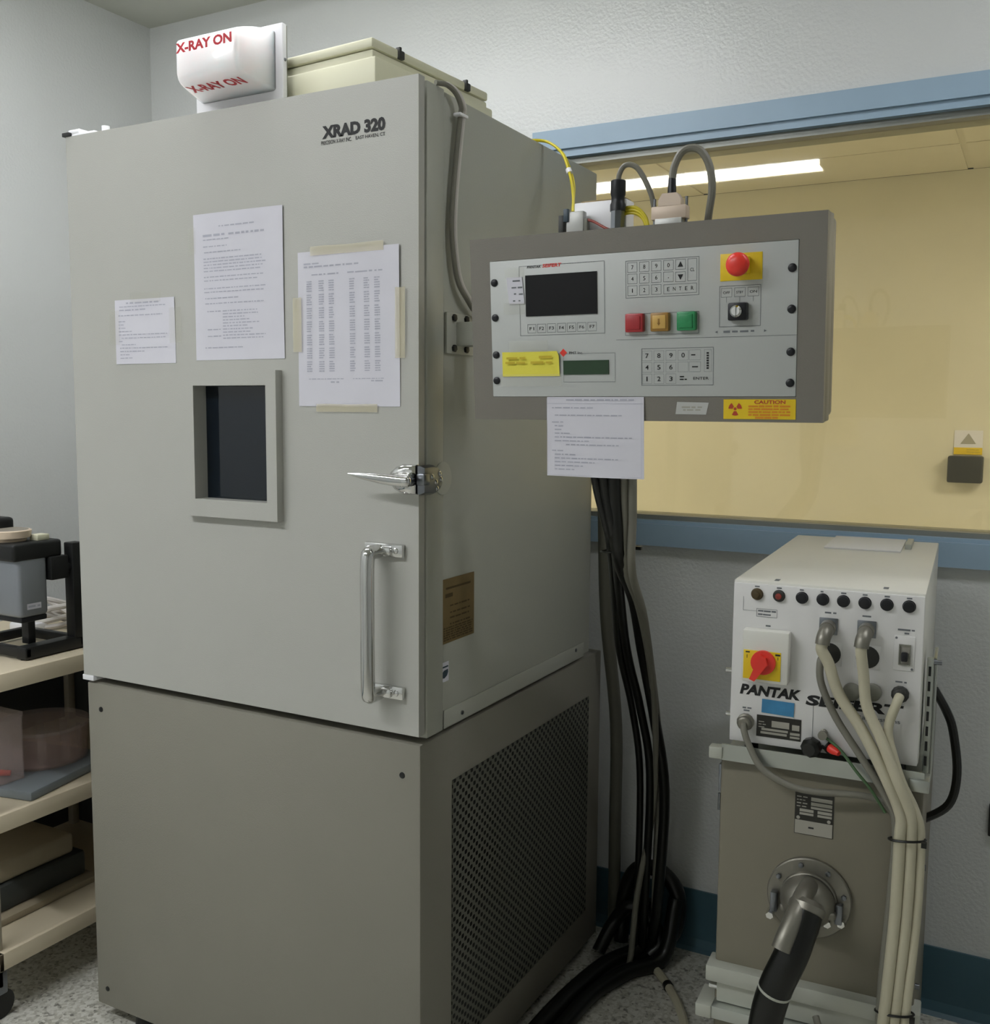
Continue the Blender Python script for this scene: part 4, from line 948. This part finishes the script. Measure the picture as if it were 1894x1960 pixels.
# flange
b = MB().lathe((0.143, 0.004, 0.585), (0, -1, 0), [(0.069, 0), (0.069, 0.007), (0.067, 0.009), (0.047, 0.009), (0.046, 0.014), (0.044, 0.016)], 48)
fl = G(b, 'cable_flange', 'castalu', tk, sharp=30)
for k in range(8):
    a = math.radians(14 + 45 * k); x, z = 0.143 + 0.058 * math.cos(a), 0.585 + 0.058 * math.sin(a)
    G(MB().lathe((x, -0.005, z), (0, -1, 0), [(0.0045, 0), (0.0045, 0.004), (0.003, 0.0045)], 6), 'flange_bolt', 'dkchrome', fl)
b = MB().lathe((0.143, -0.010, 0.585), (-0.12, -1, -0.15), [(0.045, 0), (0.044, 0.012), (0.038, 0.026), (0.028, 0.036), (0.016, 0.042)], 32)
b.box(0.100, 0.190, -0.034, -0.010, 0.566, 0.580, 0.005)
G(b, 'flange_dome', 'castalu', fl, sharp=50)
G(MB().tube([(0.146, -0.030, 0.618), (0.143, -0.070, 0.620), (0.137, -0.105, 0.604), (0.127, -0.132, 0.578), (0.121, -0.142, 0.558)], 0.0150, n=18), 'cable_neck', 'castalu', fl, sharp=60)
for p0, p1 in (((0.083, -0.006, 0.553), (0.083, -0.026, 0.551)), ((0.176, -0.006, 0.556), (0.176, -0.024, 0.555)), ((0.197, -0.004, 0.557), (0.197, -0.018, 0.557))):
    G(MB().cyl(p0, p1, 0.0065, n=6), 'clamp_screw', 'chrome', fl)
for x in (0.088, 0.193): G(MB().box(x - 0.006, x + 0.006, -0.02, -0.006, 0.556, 0.59, 0.002), 'clamp_lug', 'dkchrome', fl)
# catch on the left of the tank
b = MB().box(-0.020, -0.012, 0.02, 0.035, 0.735, 0.785, 0.002); b.cyl((-0.018, 0.027, 0.73), (-0.018, 0.027, 0.70), 0.003); G(b, 'side_catch', 'dkchrome', tk)
for z in (0.66, 0.455): G(MB().cyl((0.312, 0.03, z), (0.320, 0.03, z), 0.005), 'side_bolt', 'dkchrome', tk)

# cables of the generator
def gcable(label, pts, r, m, name='power_cable', n=14):
    return single(MB().tube(pts, r, n=n), name, m, label, 'cable', GF @ Vector(pts[-1]), 'cables of the generator', frame=GF)
gcable('cream cable from the left round plug of the white generator', [(0.1525, -0.038, 1.031), (0.152, -0.039, 1.02), (0.163, -0.035, 0.998), (0.181, -0.033, 0.949), (0.219, -0.034, 0.894), (0.258, -0.040, 0.823), (0.281, -0.038, 0.768), (0.2815, -0.036, 0.729), (0.280, -0.036, 0.603), (0.2735, -0.042, 0.469), (0.270, -0.042, 0.40), (0.268, -0.042, 0.2), (0.266, -0.05, 0.01)], 0.0092, 'cablecream')
gcable('cream cable from the right round plug of the white generator', [(0.2115, -0.038, 1.032), (0.212, -0.039, 1.02), (0.2165, -0.034, 0.986), (0.223, -0.032, 0.936), (0.246, -0.036, 0.888), (0.274, -0.042, 0.824), (0.294, -0.036, 0.772), (0.2975, -0.032, 0.729), (0.2965, -0.032, 0.604), (0.2895, -0.038, 0.47), (0.286, -0.038, 0.40), (0.284, -0.038, 0.2), (0.283, -0.045, 0.01)], 0.0088, 'cablecream')
gcable('pale cable from the dark gland under the breaker of the white generator', [(0.27, -0.016, 0.953), (0.267, -0.026, 0.945), (0.257, -0.026, 0.909), (0.259, -0.028, 0.88), (0.279, -0.036, 0.823), (0.301, -0.030, 0.776), (0.311, -0.026, 0.73), (0.311, -0.026, 0.605), (0.304, -0.036, 0.47), (0.302, -0.036, 0.40), (0.301, -0.036, 0.2), (0.30, -0.04, 0.01)], 0.0075, 'cablecream')
gcable('thin grey cable behind the two cream ones on the white generator', [(0.152, -0.006, 1.005), (0.148, -0.018, 0.993), (0.152, -0.022, 0.959), (0.177, -0.022, 0.906), (0.219, -0.026, 0.847), (0.258, -0.030, 0.790), (0.274, -0.024, 0.74), (0.270, -0.024, 0.60), (0.264, -0.034, 0.46), (0.262, -0.034, 0.2), (0.262, -0.04, 0.01)], 0.006, 'cablegrey')
gcable('grey cable drooping across the tank from the left gland', [(0.028, -0.016, 0.874), (0.030, -0.024, 0.866), (0.040, -0.026, 0.841), (0.063, -0.030, 0.806), (0.107, -0.030, 0.785), (0.149, -0.028, 0.780), (0.214, -0.022, 0.784), (0.252, -0.014, 0.776), (0.272, -0.012, 0.752), (0.292, -0.006, 0.70)], 0.0055, 'cablegrey')
gcable('thin green earth wire beside the cream cables', [(0.160, -0.012, 0.869), (0.185, -0.018, 0.853), (0.212, -0.030, 0.825), (0.235, -0.032, 0.800), (0.258, -0.030, 0.765)], 0.0026, 'earth', 'earth_wire', 8)
single(MB().tube([(0.812, 0.47, 0.90), (0.835, 0.45, 0.868), (0.848, 0.45, 0.832), (0.858, 0.45, 0.756), (0.847, 0.45, 0.696), (0.805, 0.45, 0.660), (0.79, 0.45, 0.655)], 0.0078), 'power_cable', 'blackrub', 'black cable looping out from the right side of the tank', 'cable', (0.85, 0.45, 0.66), 'cables of the generator')
hv = thing('high_voltage_cable', 'very thick black cable leaving the round flange of the tank', 'cable', GF @ Vector((0.1, -0.13, 0)))
G(MB().tube([(0.150, -0.088, 0.600), (0.145, -0.102, 0.580), (0.1335, -0.120, 0.540), (0.112, -0.13, 0.482), (0.099, -0.13, 0.416), (0.09, -0.125, 0.3), (0.085, -0.12, 0.15), (0.085, -0.12, 0.03)], 0.0265, n=24), 'cable_jacket', 'blackrub', hv, sharp=60)
b = MB().lathe((0.1125, -0.13, 0.484), (-0.3, 0, -1), [(0.0272, 0), (0.0275, 0.002), (0.0272, 0.004)], 28); G(b, 'cable_band', 'alupaint', hv)
b = MB().lathe((0.1505, -0.082, 0.606), (-0.18, -0.55, -0.82), [(0.022, -0.012), (0.029, -0.004), (0.029, 0.006), (0.0275, 0.008)], 28); G(b, 'cable_collar', 'castalu', hv)
for z, cx, w, lab in ((0.729, 0.292, 0.027, 'black zip tie around the cream cables at mid height'), (0.438, 0.286, 0.029, 'black zip tie around the cream cables low on the tank')):
    t = thing('cable_tie', lab, 'cable tie', GF @ Vector((cx, -0.035, z)))
    P_ = [(cx + w * math.cos(a), -0.034 + 0.0155 * math.sin(a), z + 0.004 * math.cos(a + .5)) for a in [2 * math.pi * i / 16 for i in range(17)]]
    G(MB().tube(P_, 0.002, n=6, sub=2), 'strap', 'blackrub', t); G(MB().box(cx + w - 0.006, cx + w + 0.002, -0.052, -0.044, z - 0.003, z + 0.005), 'tie_head', 'blackrub', t)
gcable('dark little coil of cable dangling before the lowest clamp', [(0.165, -0.03, 0.395), (0.172, -0.04, 0.385), (0.19, -0.045, 0.365), (0.202, -0.045, 0.34), (0.21, -0.04, 0.30), (0.215, -0.04, 0.1), (0.215, -0.045, 0.006)], 0.006, 'cablegrey')

# wall fittings
t = thing('wall_socket', 'dark socket plate on the back wall beyond the tank', 'socket', (0.945, YB, 0.50))
build(MB().box(0.90, 0.975, YB - 0.012, YB, 0.452, 0.528, 0.003), 'socket_plate', 'darkgrey', t); build(MB().box(0.925, 0.95, YB - 0.014, YB - 0.011, 0.475, 0.505, 0.002), 'socket_insert', 'black', t)
t = thing('wall_box', 'black square box on the beige wall beyond the window', 'electrical box', (0.655, FY1, 1.09))
build(MB().box(0.581, 0.729, FY1 - 0.06, FY1, 1.085, 1.208, 0.008), 'box_cover', 'darkgrey', t)
t = thing('warning_sticker', 'white and yellow warning sticker above the black wall box', 'sticker', (0.66, FY1, 1.21))
sg = build(MB().box(0.601, 0.72, FY1 - 0.004, FY1, 1.245, 1.325), 'card', 'paper', t)
build(MB().box(0.601, 0.72, FY1 - 0.005, FY1 - 0.001, 1.214, 1.246), 'yellow_band', 'yellow', t)
b = MB(); yw = FY1 - 0.0055
b.mesh([(0.66 - 0.033, yw, 1.263), (0.66 + 0.033, yw, 1.263), (0.66, yw, 1.312)], [(0, 1, 2)]); build(b, 'printing', 'platelt', sg)
b = MB(); words(b, 0.655, 0.712, 1.2365, .005, lambda p, q: (p, yw, q), 2); words(b, 0.655, 0.712, 1.2255, .005, lambda p, q: (p, yw, q), 2); build(b, 'printing', 'darkyel', t)

# ================================================================== TROLLEY
tr = thing('utility_trolley', 'cream three-shelf trolley left of the grey cabinet', 'trolley', (-1.30, 0.2, 0))
TX0, TX1, TY0, TY1 = -1.56, -1.05, -0.118, 0.50
for z in (0.806, 0.484, 0.162):
    b = MB().box(TX0 + 0.004, TX1 - 0.004, TY0 + 0.004, TY1 - 0.004, z - 0.012, z)
    for a in ((TX0, TX0 + 0.012, TY0, TY1), (TX1 - 0.012, TX1, TY0, TY1), (TX0, TX1, TY0, TY0 + 0.012), (TX0, TX1, TY1 - 0.012, TY1)): b.box(a[0], a[1], a[2], a[3], z - 0.040, z + 0.0004, 0.0012)
    build(b, 'shelf', 'cart', tr)
for x in (TX0 + 0.03, TX1 - 0.030):
    for y in (TY0 + 0.012, TY1 - 0.03):
        build(MB().box(x - 0.012, x + 0.012, y - 0.012, y + 0.012, 0.07, 0.80, 0.005), 'post', 'cartpost', tr)
        cs = build(MB().box(x - 0.012, x + 0.012, y - 0.02, y + 0.02, 0.055, 0.12, 0.004), 'caster', 'dkchrome', tr)
        build(MB().cyl((x - 0.011, y, 0.035), (x + 0.011, y, 0.035), 0.035, n=24), 'caster_wheel', 'blackrub', cs)

build(MB().box(TX0 + 0.004, TX0 + 0.010, TY0 + 0.02, TY1 - 0.02, 0.16, 0.77), 'shade_panel', 'dkbox', tr)  # added dark sheet along the wall side, standing in for shade under the shelves
build(MB().box(TX0 + 0.02, TX1 - 0.02, TY1 - 0.010, TY1 - 0.004, 0.16, 0.77), 'shade_panel', 'dkbox', tr)  # same added stand-in for shade, closing the rear end
# instrument on the stand
dv = thing('lab_instrument', 'silver and black instrument head on a black frame stand', 'instrument', (-1.2, 0.1, 0.807))
b = MB().box(-1.140, -1.104, 0.020, 0.196, 0.808, 0.838, 0.003); b.box(-1.33, -1.104, 0.018, 0.036, 0.812, 0.836, 0.003); b.box(-1.33, -1.104, 0.172, 0.190, 0.812, 0.836, 0.003); b.box(-1.33, -1.312, 0.018, 0.19, 0.812, 0.836, 0.003)
for x in (-1.125, -1.32):
    for y in (0.03, 0.18): b.cyl((x, y, 0.806), (x, y, 0.813), 0.008)
build(b, 'stand_base', 'blackmetal', dv)
build(MB().box(-1.136, -1.104, 0.158, 0.192, 0.83, 1.071, 0.003), 'stand_post', 'blackmetal', dv)
cl = build(MB().box(-1.150, -1.108, 0.100, 0.150, 0.986, 1.043, 0.004), 'clamp', 'blackmetal', dv)
build(MB().cyl((-1.122, 0.145, 1.01), (-1.122, 0.170, 1.01), 0.012), 'clamp_screw', 'blackmetal', cl)
hd = build(MB().box(-1.27, -1.118, 0.018, 0.098, 0.905, 1.048, 0.010, 3), 'instrument_case', 'devgrey', dv)
b = MB(); b.mesh([(-1.1174, 0.038, 0.924), (-1.1174, 0.076, 0.924), (-1.1174, 0.076, 0.938), (-1.1174, 0.038, 0.938)], [(0, 1, 2, 3)]); nm = build(b, 'name_badge', 'paper', dv)
b = MB(); words(b, 0.041, 0.073, 0.931, .005, lambda p, q: (-1.1169, p, q)); build(b, 'printing', 'inksoft', nm)
build(MB().box(-1.29, -1.116, 0.006, 0.140, 1.040, 1.083, 0.008, 3), 'instrument_head', 'blackmetal', dv)
build(MB().box(-1.26, -1.122, 0.025, 0.095, 0.893, 0.906, 0.003), 'instrument_foot', 'black', dv)
build(MB().box(-1.165, -1.140, 0.055, 0.075, 0.836, 0.895, 0.002), 'sample_holder', 'blackmetal', dv)
kn = build(MB().lathe((-1.19, 0.048, 1.082), (0, 0, 1), [(0.040, 0), (0.040, 0.006), (0.050, 0.010), (0.052, 0.026), (0.048, 0.028)], 32), 'dial', 'knobrim', dv)
build(MB().lathe((-1.19, 0.048, 1.109), (0, 0, 1), [(0.046, 0), (0.045, 0.0015)], 32), 'dial_top', 'knobtop', kn)
build(MB().box(-1.160, -1.130, 0.082, 0.116, 1.082, 1.097, 0.003), 'cream_block', 'cream', dv)
build(MB().box(-1.30, -1.22, 0.03, 0.09, 1.08, 1.135, 0.010, 3), 'rear_knob', 'blackmetal', dv)
# coiled cable behind the stand
t = thing('cable_coil', 'loosely coiled white cable behind the black stand', 'cable', (-1.40, 0.36, 0.806))
rnd = random.Random(4)
for k in range(5):
    cx, cy, r = -1.40 + rnd.uniform(-.03, .03), 0.35 + rnd.uniform(-.03, .03), 0.09 + rnd.uniform(-.015, .02)
    tl = (0.15, 0.3, 0.6, 0.95, 1.2)[k]
    pts = [(cx + r * math.cos(a), cy + r * math.sin(a) * math.cos(tl * .6), 0.812 + r * (1 + math.sin(a + k)) * math.sin(tl) * 0.55) for a in [2 * math.pi * i / 14 for i in range(15)]]
    build(MB().tube(pts, 0.0072, n=8, sub=4), 'cable_loop', 'cablewhite', t)
build(MB().box(-1.43, -1.35, 0.21, 0.27, 0.807, 0.83, 0.006), 'power_plug', 'white', t)
# middle shelf
single(MB().box(-0.155, 0.155, -0.15, 0.15, 0.0, 0.022, 0.004), 'flat_tray', 'slate', 'blue-grey flat tray slab on the middle trolley shelf', 'tray', (-1.245, 0.10, 0.4845), frame=Matrix.Translation((-1.245, 0.105, 0.4845)) @ Matrix.Rotation(0.20, 4, 'Z'))
t = thing('round_container', 'round clear pinkish tub on the blue-grey tray', 'container', (-1.25, 0.16, 0.508))
build(MB().lathe((-1.25, 0.16, 0.5075), (0, 0, 1), [(0.108, 0), (0.112, 0.004), (0.114, 0.085), (0.110, 0.085), (0.107, 0.006), (0.02, 0.005)], 40), 'tub', 'clearpink', t)
build(MB().lathe((-1.25, 0.16, 0.594), (0, 0, 1), [(0.118, 0), (0.118, 0.008), (0.112, 0.010)], 40), 'tub_lid', 'clear', t)
b = MB()
for k in range(10):
    a = 2 * math.pi * k / 10; b.box(-0.0015, 0.0015, -0.01, 0.01, 0.01, 0.07); 
    for v in b.bm.verts[-8:] if False else list(b.bm.verts)[-8:]: v.co = Matrix.Rotation(a, 4, 'Z') @ (v.co + Vector((0.095, 0, 0)))
build(b, 'tub_ribs', 'clear', t, frame=Matrix.Translation((-1.25, 0.16, 0.5075)))
t = thing('clear_box', 'clear square acrylic box at the front of the middle trolley shelf', 'container', (-1.2, -0.02, 0.508))
b = MB()
for a in ((-1.30, -1.16, -0.045, -0.042), (-1.30, -1.16, 0.040, 0.043), (-1.30, -1.297, -0.045, 0.043), (-1.163, -1.16, -0.045, 0.043)): b.box(a[0], a[1], a[2], a[3], 0.5075, 0.66)
b.box(-1.30, -1.16, -0.045, 0.043, 0.5075, 0.511)
build(b, 'box_walls', 'clear', t); build(MB().box(-1.302, -1.158, -0.047, 0.045, 0.660, 0.672, 0.002), 'box_lid', 'clear', t)
single(MB().tube([(-1.27, -0.030, 0.5245), (-1.225, -0.008, 0.5245), (-1.185, 0.025, 0.520)], lambda u: 0.013 * (1 - 0.5 * u)), 'red_cap', 'red', 'bright red object lying inside the clear square box', 'cap', (-1.22, 0, 0.511))
# bottom shelf
single(MB().box(-1.42, -1.16, -0.07, 0.25, 0.1625, 0.180, 0.003), 'flat_board', 'beigebox', 'beige board lying on the bottom trolley shelf', 'board', (-1.29, 0.09, 0.1625))
single(MB().box(-1.44, -1.19, -0.06, 0.235, 0.1805, 0.245, 0.008), 'storage_box', 'dkbox', 'dark slate box on the beige board of the bottom shelf', 'box', (-1.31, 0.09, 0.1805))
single(MB().box(-1.43, -1.20, -0.05, 0.21, 0.2455, 0.300, 0.012, 3), 'plastic_tub', 'beigebox', 'dusty translucent tub on the dark box of the bottom shelf', 'container', (-1.31, 0.08, 0.2455))
